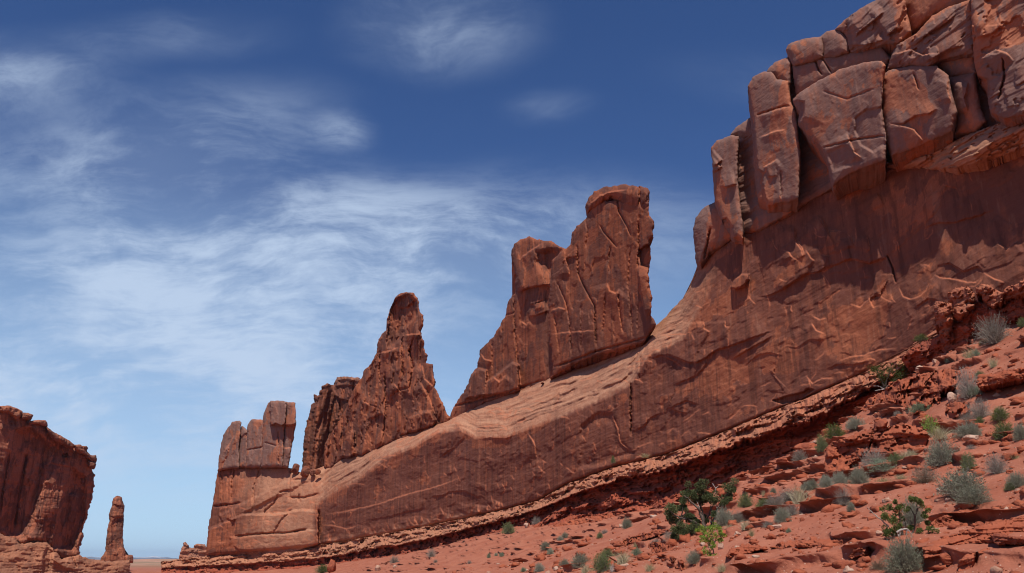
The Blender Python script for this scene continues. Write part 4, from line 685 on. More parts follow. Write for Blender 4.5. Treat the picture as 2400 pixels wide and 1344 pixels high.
slabs7 = [([(1560, 1190), (1620, 1110), (1780, 1080), (1940, 1105), (1960, 1130), (1830, 1140), (1760, 1185), (1700, 1205), (1600, 1200)], 'shallow red slab with a dark underside, right of the spring green sapling'),
 ([(1990, 1100), (2060, 1060), (2200, 1045), (2344, 1040), (2450, 1030), (2450, 1100), (2344, 1115), (2130, 1135), (2000, 1115)], 'flat red slab at the edge of the gravel, right of the shallow slab by the sapling'),
 ([(680, 1210), (740, 1180), (860, 1155), (950, 1190), (1050, 1190), (1170, 1230), (1180, 1344), (980, 1300), (900, 1275), (740, 1315), (700, 1290)], 'rounded red boulder with a hollow base, left of the sapling near the bottom edge'),
 ([(825, 1090), (900, 1055), (1040, 1075), (1110, 1120), (1060, 1155), (940, 1175), (840, 1165)], 'smooth low red boulder below the twisted juniper'),
 ([(-40, 920), (60, 880), (240, 840), (480, 800), (640, 780), (660, 810), (480, 850), (300, 890), (60, 945), (-40, 960)], 'long thin broken red ledge left of the twisted juniper'),
 ([(820, 790), (900, 770), (1000, 780), (1010, 800), (960, 835), (860, 825)], 'dark red rock in the bank left of the twisted juniper'),
 ([(500, 1070), (700, 1010), (900, 950), (1040, 940), (1060, 965), (900, 1010), (740, 1060), (560, 1095)], 'narrow red ledge under the low juniper bush')]
for i, (pts, lb_) in enumerate(slabs7):
    P_ = R7(pts); bl = min(P_, key=lambda p: p[0]); br = max(P_, key=lambda p: p[0]); bm = max(p[1] for p in P_)
    outcrop(P_, (bl[0], min(bl[1]+4, 1342)), (br[0], min(br[1]+4, 1342)), lb_, 'rock_slab', 'rock slab', seed=140+i, lean=1.0, fwd=.9, thick=2.4, **dict(sb, big=(.2, 1.6, .8), terr=(.12, .9, .4, 2.2), fine=(.06, .3), rnd=.3))

# loose boulders
def ico(sub=2):
    t = (1+5**.5)/2; v = [(-1, t, 0), (1, t, 0), (-1, -t, 0), (1, -t, 0), (0, -1, t), (0, 1, t), (0, -1, -t), (0, 1, -t), (t, 0, -1), (t, 0, 1), (-t, 0, -1), (-t, 0, 1)]
    f = [(0, 11, 5), (0, 5, 1), (0, 1, 7), (0, 7, 10), (0, 10, 11), (1, 5, 9), (5, 11, 4), (11, 10, 2), (10, 7, 6), (7, 1, 8), (3, 9, 4), (3, 4, 2), (3, 2, 6), (3, 6, 8), (3, 8, 9), (4, 9, 5), (2, 4, 11), (6, 2, 10), (8, 6, 7), (9, 8, 1)]
    v = [np.array(q)/np.linalg.norm(q) for q in v]
    for _ in range(sub):
        c = {}; nf = []
        def mid(a, b):
            k = (min(a, b), max(a, b))
            if k not in c: m = v[a]+v[b]; v.append(m/np.linalg.norm(m)); c[k] = len(v)-1
            return c[k]
        for a, b, d in f: x, y, z = mid(a, b), mid(b, d), mid(d, a); nf += [(a, x, z), (b, y, x), (d, z, y), (x, y, z)]
        f = nf
    return np.array(v), np.array(f)
ICO_V, ICO_F = ico(4)
def boulder(p, w, h, label, mat, seed, cat='boulder', group=None, rot=0.0, sink=.25, name='boulder'):
    r = np.random.RandomState(seed); V = ICO_V.copy()
    for _ in range(11):                                     # facets broken off
        n = r.normal(size=3); n /= np.linalg.norm(n); dd = r.uniform(.55, .9); q = np.maximum(V@n-dd, 0); V = V-q[:, None]*n*.92
    V = V*(1+.10*fbm(V[:, 0]*1.5+seed, V[:, 1]*1.5, V[:, 2]*1.5, 4))[:, None]+.03*fbm(V[:, 0]*6+seed, V[:, 1]*6, V[:, 2]*6, 3)[:, None]
    V = V*np.array([w/2, w/2*r.uniform(.7, 1), h/2]); c_, s_ = cos(rot), sin(rot)
    V = np.stack([V[:, 0]*c_-V[:, 1]*s_, V[:, 0]*s_+V[:, 1]*c_, V[:, 2]+h*(.5-sink)], 1)+p
    sc = V-p+np.array([seed*3.1, 0, 0])
    return tag(mesh(name, V, ICO_F, mat, None, dict(sc=sc[:, [0, 2, 1]], pale=np.zeros(len(V)), varn=np.zeros(len(V))), loc=p), label, cat, group)
def mpp(p): return np.linalg.norm(p-CAM)/F_PX      # metres per photograph pixel at p
for i, (u, v, w_, h_, lb_) in enumerate([(2233, 942, 28, 24, 'pale rounded boulder beside the big grey bush in the rocks'), (2158, 872, 26, 16, 'pale chipped boulder right of the small dark juniper'), (2280, 1034, 42, 18, 'flat pale boulder, largest light stone on the upper red slope'),
   (2226, 1062, 46, 18, 'flat red boulder behind the bushy sage in mid-slope'), (2230, 1013, 18, 8, 'pale slanted stone just left of the flat pale boulder'), (2245, 1056, 12, 5, 'small pale stone below the flat pale boulder'), (2199, 833, 30, 26, 'tan wedge shaped boulder at the foot of the knobbly stack'), (2191, 852, 16, 12, 'reddish pale stone below the tan wedge boulder'), (2211, 850, 14, 10, 'white stone below the tan wedge boulder'),
   (2383, 872, 18, 8, 'pale stone above the deep shadow at the right edge'), (944, 1252, 14, 12, 'white block below the long ledge, by a clump of rubble'), (885, 1338, 20, 14, 'white stone at the bottom edge, below the white block'), (925, 1332, 12, 9, 'tan stone right of the white stone at the bottom edge'), (1234, 1238, 16, 14, 'pale stone where the long ledge meets the slope'), (1528, 1176, 26, 14, 'pale boulder half under the dark ledge, left of a grey sage'), (1541, 1172, 12, 10, 'white stone leaning on the pale boulder under the ledge'),
   (1729, 1256, 20, 12, 'pale stone on open gravel, right of the twisted juniper'), (1303, 1338, 16, 12, 'white stone at the bottom edge, far left of the sapling'), (2062, 1262, 20, 10, 'pale flat stone at the left foot of the twiggy green bush'), (1690, 1288, 18, 16, 'pinkish stone behind the sapling stem'), (2250, 1192, 12, 8, 'white stone below the lower rounded sage'), (2222, 1176, 14, 9, 'pale stone left of the lower rounded sage'), (2385, 1154, 18, 8, 'pale flat stone below the two small sages near the right edge'),
   (2010, 1240, 8, 4, 'tiny pale chip on bare gravel left of the twiggy green bush'), (1820, 1238, 30, 10, 'low tan rock between clumps of grey shrubs')]):
    p, r = hit(u, v); m = mpp(p); boulder(p, w_*m*.85, h_*m*1.1, lb_, M_out if 'red boulder' in lb_ else M_pale, 200+i, 'boulder' if w_ > 20 else 'stone', 'pale loose stones on the slope', rot=i)
for i, (u, v, w_, h_, lb_) in enumerate([(2220, 1318, 30, 20, 'small dark red rock in front of the cracked slab'), (2243, 1312, 10, 9, 'smallest dark red rock beside the corner boulder'), (1765, 1078, 40, 22, 'dark red fallen block at the foot of the ledge, uppermost of its row'), (1720, 1110, 60, 26, 'large dark red block fallen under the ledge above the twisted juniper'), (1660, 1128, 46, 22, 'rough red block under the ledge, above the crown of the juniper'), (1622, 1140, 44, 28, 'red block in the ledge shadow left of the juniper crown'), (1536, 1160, 24, 26, 'upright red block under the ledge near the pale boulder'), (1480, 1168, 30, 16, 'red block in the ledge shadow behind dead twigs'), (1418, 1160, 30, 24, 'squarish red block below the ledge, left of the dead twigs'), (1375, 1172, 44, 20, 'low red block at the ledge foot above a grey-green sage'), (1330, 1180, 36, 22, 'red block at the left end of the fallen row'), (1835, 1090, 36, 18, 'sharp red block under the ledge beside a grey shrub'), (1890, 1060, 50, 22, 'tilted red slab block under the ledge')]):
    p, r = hit(min(u, 2520), v); m = mpp(p); boulder(p, w_*m, h_*m*1.25, lb_, M_out if u < 2300 else M_ledge, 240+i, 'rock', 'red blocks fallen from the ledge' if i > 1 and u < 2300 else None, rot=i*1.3, name='fallen_block' if u < 2300 else 'boulder')
p, r = hit(778, 1341); boulder(p, 26*mpp(p), 30*mpp(p), 'leaning flat red slab at the bottom edge under the long ledge', M_out, 261, 'rock slab', None, .5, .1, 'leaning_slab')
for i, (u, v, w_, h_, lb_) in enumerate([(692, 1104, 22, 20, 'round boulder next to the squared pillar tower, on the bench'), (715, 1110, 26, 20, 'angular boulder in the middle of the bench gap'), (732, 1110, 16, 14, 'small boulder in the bench gap, by the dark butte'), (744, 1108, 14, 12, 'smallest boulder at the foot of the dark butte')]):
    p = WALL.pt(u, v+2, -1.5); m = mpp(p); boulder(p, w_*m, h_*m*1.2, lb_, M_tower, 270+i, 'boulder', 'boulders in the gap on the wall bench', rot=i)

# rubble too fine to count
def rubble(n, seed, smin, smax, name, label, mat):
    r = np.random.RandomState(seed); bv, bf = ico(1)
    az = np.radians(r.uniform(-12, 31, n*3)); rr = np.exp(r.uniform(math.log(11), math.log(110), n*3)); x = rr*np.sin(az); y = rr*np.cos(az)
    q, _ = wall_qs(x, y); k = (q > 4) & (q < 62)
    cl = fbm(x/5, y/5, x*0+seed, 3); k &= (cl+r.uniform(-.6, .6, len(x)) > .0); x, y = x[k][:n], y[k][:n]; z = ground_z(x, y); n = len(x)
    s = smin*(smax/smin)**(r.rand(n)**2.8)*np.clip(np.hypot(x, y)/22, .6, 2.2)
    V = []; 
    for i in range(n):
        sh = bv*(1+.48*r.uniform(-1, 1, (len(bv), 1)))*s[i]*np.array([r.uniform(.7, 1.3), r.uniform(.7, 1.2), r.uniform(.4, .8)])
        a = r.uniform(0, 6.28); c_, s_ = cos(a), sin(a); V.append(np.stack([sh[:, 0]*c_-sh[:, 1]*s_, sh[:, 0]*s_+sh[:, 1]*c_, sh[:, 2]], 1)+(x[i], y[i], z[i]+s[i]*.15))
    V = np.concatenate(V); Fr = np.concatenate([bf+i*len(bv) for i in range(n)])
    tag(mesh(name, V, Fr, mat, None, dict(sc=V[:, [0, 2, 1]], pale=np.zeros(len(V)), varn=np.zeros(len(V))), smooth=False), label, 'rubble', kind='stuff')
rubble(9000, 3, .018, .17, 'rubble', 'red stones and rubble strewn over the slope', M_out)
rubble(900, 5, .02, .12, 'gravel', 'pale stone chips strewn over the slope', M_pale)

# ------------------------------------------------------------------ plants
class Blades:
    def __init__(s, seed): s.V = []; s.F = []; s.R = []; s.n = 0; s.r = np.random.RandomState(seed)
    def strip(s, pts, w0, w1, rnd=None):
        """flat tapering ribbon along points"""
        pts = np.asarray(pts, float); d = pts[-1]-pts[0]; sd = np.cross(d, s.r.normal(size=3)); sd /= np.linalg.norm(sd)+1e-9
        k = len(pts); w = np.linspace(w0, w1, k)[:, None]/2
        s.V.append(np.concatenate([pts-sd*w, pts+sd*w])); s.F.append(np.array([(i, i+1, k+i+1, k+i) for i in range(k-1)])+s.n)
        s.R.append(np.full(2*k, s.r.rand() if rnd is None else rnd)); s.n += 2*k
    def leaves(s, P, D, ln, wd, rnd=None):
        """one small leaf (a bent quad) at every P along D"""
        n = len(P); D = D/np.linalg.norm(D, axis=1)[:, None]; sd = np.cross(D, s.r.normal(size=(n, 3))); sd /= np.linalg.norm(sd, axis=1)[:, None]+1e-9
        ln = ln*s.r.uniform(.6, 1.3, (n, 1)); wd = wd*s.r.uniform(.7, 1.2, (n, 1))
        V = np.stack([P, P+D*ln*.5+sd*wd*.5, P+D*ln, P+D*ln*.5-sd*wd*.5], 1).reshape(-1, 3)
        s.V.append(V); s.F.append(np.arange(4*n).reshape(n, 4)+s.n); s.n += 4*n
        s.R.append(np.repeat(s.r.rand(n) if rnd is None else np.clip(rnd+s.r.normal(0, .12, n), 0, 1), 4))
    def tube(s, pts, r0, r1, sides=6):
        pts = np.asarray(pts, float); k = len(pts); T_ = np.gradient(pts, axis=0); T_ /= np.linalg.norm(T_, axis=1)[:, None]+1e-9
        a = np.cross(T_, [.31, .2, .93]); a /= np.linalg.norm(a, axis=1)[:, None]+1e-9; b = np.cross(T_, a)
        th = np.linspace(0, 2*pi, sides, endpoint=False); rad = np.linspace(r0, r1, k)*(1+.12*s.r.normal(size=k))
        V = pts[:, None]+rad[:, None, None]*(a[:, None]*np.cos(th)[None, :, None]+b[:, None]*np.sin(th)[None, :, None])
        s.V.append(V.reshape(-1, 3)); i, j = np.meshgrid(np.arange(k-1), np.arange(sides), indexing='ij'); jn = (j+1) % sides
        s.F.append(np.stack([i*sides+j, i*sides+jn, (i+1)*sides+jn, (i+1)*sides+j], -1).reshape(-1, 4)+s.n); s.R.append(np.full(k*sides, s.r.rand())); s.n += k*sides
    def build(s, name, mat, parent=None, loc=None, smooth=False):
        V = np.concatenate(s.V); org = np.array(loc if loc is not None else (0, 0, 0))
        o = mesh(name, V+org, np.concatenate(s.F), mat, parent, dict(rnd=np.concatenate(s.R)), loc=loc, smooth=smooth); return o
def dome(b, n, r, tw=True):
    """stems of a rounded shrub one metre across; returns leaf points"""
    P = []; D = []
    for _ in range(n):
        th = r.uniform(0, 2*pi); el = math.acos(r.uniform(.02, 1)); L = .5*r.uniform(.82, 1.02)*(1+.16*sin(3*th+1)*sin(el)); d = np.array([sin(el)*cos(th), sin(el)*sin(th), cos(el)])
        base = np.array([r.normal(0, .06), r.normal(0, .06), 0]); mid = base+d*L*.5+np.array([0, 0, .08*L])+r.normal(0, .03, 3); tip = base+d*L+r.normal(0, .04, 3)
        if tw: b.strip([base, mid, tip], .010, .003)
        P.append((mid, tip, d))
    return P
KINDS_ = {}
def proto(kind, var):
    key = (kind, var)
    if key in KINDS_: return KINDS_[key]
    sd = abs(hash(kind)) % 1 + var*13+{'sage': 1, 'grey': 2, 'green': 3, 'grass': 4, 'mint': 5, 'rust': 6, 'bright': 7, 'twigs': 8}[kind]*101; r = np.random.RandomState(sd)
    st = Blades(sd); lf = Blades(sd+1); mats = {'sage': (L_grey, L_sage), 'grey': (L_grey, L_grey), 'green': (L_grey, L_green), 'grass': (L_grass, L_grass), 'mint': (L_grey, L_mint), 'rust': (L_rust, L_rust), 'bright': (L_grey, L_bright), 'twigs': (L_deadwood, L_grey)}[kind]
    if kind == 'grass':
        for _ in range(260):
            a = r.uniform(0, 2*pi); e = abs(r.normal(0, .5)); L = r.uniform(.35, .75); d = np.array([sin(e)*cos(a), sin(e)*sin(a), cos(e)]); p0 = np.array([r.normal(0, .12), r.normal(0, .12), 0])
            lf.strip([p0, p0+d*L*.6, p0+d*L+np.array([cos(a), sin(a), -.3])*L*.25], .016, .004)
        for _ in range(20):
            a = r.uniform(0, 2*pi); st.strip([(0, 0, 0), (.1*cos(a), .1*sin(a), .4), (.25*cos(a), .25*sin(a), .7)], .01, .005)
    elif kind == 'twigs':
        for _ in range(70):
            a = r.uniform(0, 2*pi); e = r.uniform(0, 1.2); L = r.uniform(.3, .6); d = np.array([sin(e)*cos(a), sin(e)*sin(a), cos(e)]); m_ = d*L*.5+r.normal(0, .05, 3); t_ = d*L+r.normal(0, .08, 3)
            st.strip([(0, 0, 0), m_, t_], .018, .005)
            for _k in range(3): q = m_+(t_-m_)*r.rand(); lf.strip([q, q+r.normal(0, .09, 3)], .008, .003)
    else:
        n, per, ln, wd = {'sage': (520, 17, .036, .013), 'grey': (420, 6, .04, .008), 'green': (400, 14, .038, .018), 'mint': (340, 13, .038, .017), 'rust': (330, 7, .045, .012), 'bright': (130, 11, .06, .035)}[kind]
        for (mid, tip, d) in dome(st, n, r):
            t_ = 1.04-1.25*r.rand(per, 1)**1.6; P_ = mid+(tip-mid)*t_+r.normal(0, .014, (per, 3)); lf.leaves(P_, np.tile(d, (per, 1))+r.normal(0, .55, (per, 3)), ln, wd)
    KINDS_[key] = (st.build('stems', mats[0]), lf.build('foliage', mats[1])); return KINDS_[key]
_used = set()
def plant(kind, u, v, w_, h_, label, cat=None, group=None, name=None):
    p, r = hit(u, v); m = mpp(p); var = int(u*7+v) % 3; st, lf = proto(kind, var)
    nm = name or {'sage': 'sagebrush', 'grey': 'bare_shrub', 'green': 'green_shrub', 'grass': 'grass_tuft', 'mint': 'pale_shrub', 'rust': 'rusty_shrub', 'bright': 'green_shrub', 'twigs': 'dead_shrub'}[kind]
    root = tag(empty(nm, p-np.array([0, 0, .02])), label, cat or ('grass tuft' if kind == 'grass' else 'shrub'), group or 'shrubs and grass tufts on the slope')
    hh = {'grass': .62, 'twigs': .55}.get(kind, .5)
    root.scale = (w_*m, w_*m, h_*m/hh*1.04); root.rotation_euler = (0, 0, (u*1.7+v) % 6.28)
    for part in (st, lf):
        c = part.copy() if part in _used else part; _used.add(part)
        if c is not part: C.objects.link(c)
        c.parent = root
    return root
PL = [
 ('sage', 2124, 1340, 80, 64, 'round grey-green sagebrush at the bottom edge, in front of the twiggy green bush'), ('sage', 2142, 1238, 50, 56, 'grey-green sagebrush growing inside the twiggy green bush'),
 ('sage', 2260, 1164, 94, 50, 'broad rounded sagebrush, upper of the touching pair'), ('sage', 2281, 1185, 74, 36, 'lower sagebrush of the touching pair, beside pale stones'),
 ('grey', 2338, 1111, 50, 42, 'grey twiggy shrub on open gravel, up and right of the touching pair'), ('rust', 2168, 1133, 56, 36, 'rust tinted shrub on open gravel, left of the touching pair'), ('sage', 2211, 1091, 68, 50, 'bushy silver sagebrush in front of the flat red boulder'),
 ('green', 2271, 1104, 30, 36, 'narrow upright dark shrub between two silver shrubs on gravel'), ('grey', 2050, 1097, 58, 42, 'leafless mauve-grey shrub under the knobbed low outcrop'), ('mint', 2069, 1108, 60, 28, 'low grey-green mat of shrub under the leafless mauve one'), ('green', 2100, 1093, 32, 24, 'small dark green shrub at the right foot of the knobbed outcrop'),
 ('grass', 2122, 1080, 32, 18, 'straw tuft between the knobbed outcrop and the bushy silver sagebrush'), ('grass', 2138, 1073, 26, 16, 'upper straw tuft by the bushy silver sagebrush'), ('sage', 2014, 1135, 40, 34, 'grey shrub, right end of the row below the knobbed outcrop'), ('sage', 1970, 1144, 38, 30, 'grey-green shrub in the middle of the row below the knobbed outcrop'), ('sage', 1938, 1146, 32, 28, 'grey shrub left of middle in the row below the knobbed outcrop'), ('sage', 1905, 1149, 26, 22, 'small shrub at the left end of the row below the knobbed outcrop'),
 ('grey', 1980, 1185, 42, 38, 'bare silver shrub alone on gravel, below the row'), ('sage', 1995, 1200, 18, 20, 'small dark sage touching the bare silver shrub on gravel'), ('grass', 2072, 1138, 40, 16, 'low pale scrubby tuft on open gravel, below the mauve shrub'), ('grass', 2112, 1124, 30, 10, 'flat pale tuft left of the rust tinted shrub'),
 ('grey', 2332, 807, 74, 62, 'large grey bush beside the knobbly block stack, high on the slope'), ('grass', 2274, 846, 30, 24, 'straw and green tuft below the block stack'), ('mint', 2289, 842, 22, 20, 'mint green shrub right of the straw tuft below the block stack'), ('mint', 2229, 849, 24, 14, 'small mint shrub left of the straw tuft below the block stack'), ('green', 2306, 806, 20, 9, 'yellow-green tuft at the left foot of the large grey bush'), ('green', 2398, 768, 18, 20, 'green shrub cut by the right edge, level with the large grey bush'),
 ('grass', 2330, 862, 24, 20, 'straw tuft just above the deep shadow'), ('grey', 2272, 935, 52, 66, 'tall dark grey bush by the pale rounded boulder'), ('green', 2297, 888, 20, 14, 'yellow-green tuft at the top of the tall dark grey bush'), ('mint', 2288, 928, 26, 20, 'mint shrub at the right foot of the tall dark grey bush'), ('grey', 2299, 982, 54, 42, 'leafless grey shrub left of the deep shadow'), ('grey', 2270, 1000, 38, 24, 'grey shrub below the leafless one by the shadow'), ('green', 2299, 998, 20, 15, 'small yellow-green shrub under the leafless grey one'),
 ('grass', 2346, 980, 30, 22, 'straw tuft under the deep shadow, behind a green one'), ('green', 2347, 992, 34, 26, 'grey and green tuft below the deep shadow'), ('green', 2357, 1031, 46, 36, 'dark green shrub with bare stems, right of the flat pale boulder'), ('sage', 2394, 1031, 30, 32, 'sage cut by the right edge, level with the flat pale boulder'), ('bright', 2184, 1024, 34, 42, 'bright green shrub at the right end of the knobbed outcrop'), ('grass', 2206, 1036, 48, 26, 'pale straw tuft above the bushy silver sagebrush'), ('sage', 2272, 1026, 54, 30, 'wide grey sage touching the left end of the flat pale boulder'), ('grey', 2277, 1058, 24, 13, 'tiny grey scrub below the flat pale boulder'),
 ('sage', 2385, 1142, 40, 28, 'grey-green shrub near the right edge, above the long undercut slab'), ('green', 2369, 1149, 24, 15, 'small olive shrub touching the grey-green one by the right edge'), ('grass', 2380, 1076, 26, 9, 'flat pale tuft near the right edge on gravel'),
 ('grey', 2142, 866, 38, 24, 'grey bush touching the right side of the small dark juniper'), ('mint', 2101, 934, 22, 17, 'mint shrub on the dark outcrop under the small juniper'), ('mint', 2158, 968, 52, 20, 'low mint and straw mat on the dark outcrop'), ('grey', 2104, 976, 18, 11, 'tiny grey shrub on the lower dark outcrop'), ('green', 1958, 1030, 44, 32, 'green broom-like shrub at the top left of the knobbed outcrop'), ('green', 1928, 1063, 26, 36, 'green shrub hanging at the left end of the knobbed outcrop'), ('sage', 2006, 1008, 42, 26, 'sage and straw clump in the ledge shadow above the knobbed outcrop'),
 ('grey', 1875, 1087, 36, 28, 'grey shrub on the slope just below the dark ledge, alone'), ('grey', 1725, 1122, 38, 30, 'grey spiky shrub among the fallen blocks, up and right of the juniper'), ('grey', 1568, 1177, 38, 26, 'rounded grey shrub beside the pale boulder under the ledge'), ('sage', 1402, 1201, 44, 34, 'grey-green shrub at the ledge foot, largest left of the juniper'), ('sage', 1666, 1149, 20, 14, 'small grey shrub above the juniper crown'),
 ('twigs', 1490, 1188, 26, 24, 'dead twiggy shrub in front of the ledge shadow'), ('green', 1445, 1180, 9, 22, 'thin upright green stalk by the ledge foot'), ('green', 1748, 1190, 32, 30, 'open green twiggy shrub right of the juniper'), ('grass', 1874, 1182, 44, 36, 'tall pale grass, brightest clump of the middle slope'), ('grey', 1848, 1180, 48, 34, 'grey shrub behind the tall pale grass'), ('grey', 1818, 1202, 54, 34, 'grey shrub left of the tall pale grass'), ('green', 1794, 1198, 38, 24, 'green-grey shrub at the left end of the grassy clump'), ('sage', 1834, 1227, 36, 32, 'dark sage at the lower end of the grassy clump'), ('grey', 1855, 1209, 42, 24, 'pale grey shrub under the tall pale grass'), ('sage', 1893, 1155, 28, 20, 'sage just above the tall pale grass'),
 ('grey', 1731, 1226, 36, 26, 'wispy grey shrub on gravel, right of the juniper trunk'), ('sage', 1697, 1232, 40, 38, 'thin grey-green shrub touching the juniper trunk'), ('grass', 1748, 1243, 32, 20, 'pale spreading tuft right of the sapling top'), ('grey', 1802, 1236, 32, 14, 'flattened grey shrub by the low tan rock'), ('grass', 1710, 1246, 26, 15, 'pale tuft at the sapling top, right side'), ('grass', 1773, 1213, 30, 14, 'straw tuft under the green-grey shrub'), ('grass', 1762, 1258, 15, 16, 'small straw tuft with grey sticks below the spreading tuft'), ('mint', 1849, 1249, 13, 9, 'tiny mint tuft on gravel below the dark sage'), ('sage', 1813, 1158, 15, 13, 'small round sage alone above the grassy clump'), ('grass', 1790, 1166, 10, 14, 'tiny straw stalks above the grassy clump'),
 ('sage', 1469, 1239, 24, 22, 'round sage alone on the slope, left of the juniper'), ('grey', 1417, 1251, 20, 10, 'flat grey scrub left of the round lone sage'), ('green', 1406, 1263, 15, 12, 'dark green tuft by the flat grey scrub'), ('sage', 1324, 1263, 16, 13, 'small sage, upper of two near the lower ledge'), ('sage', 1313, 1271, 16, 12, 'small sage, lower of two near the lower ledge'), ('mint', 1493, 1302, 26, 14, 'mint green mound below the juniper bush'), ('grass', 1489, 1290, 12, 16, 'pale stalks rising over the mint green mound'), ('sage', 1628, 1321, 36, 26, 'wispy grey-green shrub left of the sapling foot'), ('grass', 1461, 1323, 50, 26, 'long pale green grass patch left of the round red boulder'),
 ('green', 1412, 1341, 44, 38, 'bright olive shrub at the bottom edge, left part of the slope'), ('green', 1424, 1312, 34, 22, 'olive shrub behind the one at the bottom edge'), ('sage', 1361, 1335, 46, 28, 'grey-green spreading shrub left of the olive shrub'), ('sage', 1323, 1331, 26, 18, 'small grey shrub above the bottom edge white stone'), ('grass', 1372, 1343, 30, 16, 'straw tuft at the bottom edge below the spreading shrub'), ('grey', 1567, 1271, 26, 24, 'grey shrub touching the low juniper bush'), ('grey', 1538, 1275, 24, 11, 'flat grey scrub left of the low juniper bush'), ('grass', 1523, 1340, 28, 16, 'pale grass in the hollow of the round red boulder'), ('grass', 1694, 1341, 34, 16, 'pale mat at the bottom edge under the sapling'), ('twigs', 1435, 1343, 26, 18, 'reddish bare twigs at the bottom edge'), ('rust', 2060, 1335, 44, 20, 'mauve-grey scrub at the bottom edge, left of the round sagebrush'),
 ('green', 1192, 1252, 30, 24, 'bright green round shrub at the end of the ledge lip'), ('grey', 1258, 1231, 26, 18, 'grey shrub where the ledge lip breaks off'), ('grey', 1011, 1309, 24, 20, 'grey shrub on the ledge face, lone on the long low part'), ('grey', 924, 1322, 24, 18, 'grey shrub near the white block below the ledge'), ('green', 756, 1343, 30, 16, 'green shrub beside the leaning slab'), ('sage', 1278, 1291, 22, 18, 'grey-green shrub on the slope below the ledge break'), ('mint', 1290, 1300, 16, 14, 'mint shrub touching the grey-green one below the ledge break'), ('mint', 1176, 1305, 12, 9, 'mint tuft, right of three in a line'), ('mint', 1163, 1304, 9, 7, 'mint tuft, middle of three in a line'), ('mint', 1146, 1308, 10, 10, 'mint tuft, left of three in a line'), ('sage', 1264, 1340, 24, 18, 'grey shrub at the bottom edge below the mint tufts'), ('mint', 1227, 1341, 14, 10, 'mint tuft at the bottom edge'), ('green', 1220, 1206, 14, 10, 'green tuft on the ledge lip under the wall'), ('grey', 1021, 1321, 12, 9, 'tiny grey scrub under the lone ledge shrub'), ('grey', 1100, 1322, 12, 8, 'tiny grey scrub on the low slope, right of the lone ledge shrub'),
 ('grass', 1356, 1193, 12, 8, 'tiny straw tuft, upper of three at the ledge foot'), ('grass', 1369, 1198, 14, 8, 'tiny straw tuft, right of three at the ledge foot'), ('grass', 1355, 1206, 12, 8, 'tiny straw tuft, lowest of three at the ledge foot'), ('grass', 1720, 1140, 16, 10, 'straw tuft among fallen blocks right of the juniper crown')]
for a in PL: plant(*a)
for a in [('grass', 1512, 1073, 24, 9, 'low green tuft growing on the ledge lip, right one'), ('green', 1437, 1086, 10, 16, 'thin green shoot growing on the ledge lip, left one'), ('green', 2160, 800, 30, 14, 'yellow-green tuft on the pale ledges at the wall foot')]:
    o = plant(*a); p = WALL.pt(a[1], a[2], 3.6); k = mpp(p)/mpp(np.array(o.location)); o.location = tuple(p); o.scale = tuple(q*k for q in o.scale)

def place(S, pts, p0, dep=0.0, r=None):
    """points drawn in the photograph's scale around the plant's own foot, spread in depth"""
    out = []; d0 = math.hypot(p0[0]-CAM[0], p0[1]-CAM[1])
    for i, (u, v) in enumerate(S(pts)):
        dx, dy, dz = [float(q) for q in pixdir(u, v)]; h = math.hypot(dx, dy); q = d0+(dep[i] if hasattr(dep, '__len__') else dep)
        out.append(np.array([dx/h*q, dy/h*q, CAM[2]+dz/h*q]))
    return out
def limb(b, pts, r0, r1, sides=7):
    pts = np.array(pts); t = np.linspace(0, len(pts)-1, 5*(len(pts)-1)+1); P_ = np.stack([np.interp(t, np.arange(len(pts)), pts[:, k]) for k in range(3)], 1)
    L = np.linalg.norm(pts[-1]-pts[0]); P_[1:-1] += b.r.normal(0, .012*L, (len(P_)-2, 3)); b.tube(P_, r0, r1, sides); return P_
def clump(b, c, rad, n, ln, wd, tone):
    d = b.r.normal(size=(n, 3)); d /= np.linalg.norm(d, axis=1)[:, None]; rr_ = rad*b.r.uniform(.25, 1.0, (n, 1))**.6
    lump = 1+.35*np.sin(5*d[:, :1]+c[0]*9)*np.cos(4*d[:, 1:2]+c[2]*7); P_ = c+d*rr_*lump*np.array([1, 1, .85])
    b.leaves(P_, d+b.r.normal(0, .6, (n, 3))+np.array([0, 0, .5]), ln, wd, tone)
Z4 = Z(1480, 1120, 6.0)
# the twisted juniper
p0, _ = hit(*Z4([(1040, 745)])[0]); m = mpp(p0); jt = tag(empty('juniper_tree', p0), 'twisted juniper with several dark trunks and open ragged crown, largest tree on the slope', 'tree')
tr = Blades(61); dead = Blades(62); cr = Blades(63); px = m/6
for pts, dep, r0, r1 in [([(1045, 755), (1000, 600), (950, 450), (840, 330), (740, 250)], [0, 0, -.1, -.2, -.3], 26, 6), ([(1045, 755), (1010, 600), (980, 440), (965, 280), (960, 140)], [0, .1, .2, .3, .3], 24, 5), ([(1080, 740), (1140, 640), (1175, 540), (1205, 420)], [0, .1, .2, .3], 22, 8), ([(1120, 620), (1130, 500), (1110, 380), (1060, 260)], [.1, .2, .4, .5], 14, 5), ([(1205, 430), (1270, 350), (1340, 260), (1390, 170)], [.3, .2, .1, 0], 12, 4),
   ([(1030, 720), (940, 670), (860, 610), (780, 580), (690, 570), (600, 520), (540, 470)], [0, -.1, -.2, -.3, -.3, -.3, -.3], 22, 5), ([(700, 575), (715, 490), (720, 410)], -.3, 13, 5), ([(690, 580), (640, 640), (620, 690)], -.3, 10, 4), ([(930, 430), (1000, 330), (1040, 270)], .3, 12, 4), ([(1040, 640), (1090, 520), (1150, 380), (1200, 300)], .4, 12, 4)]:
    P_ = place(Z4, pts, p0, dep); P_[0] = P_[0]-np.array([0, 0, .05]); limb(tr, P_, r0*px, r1*px)
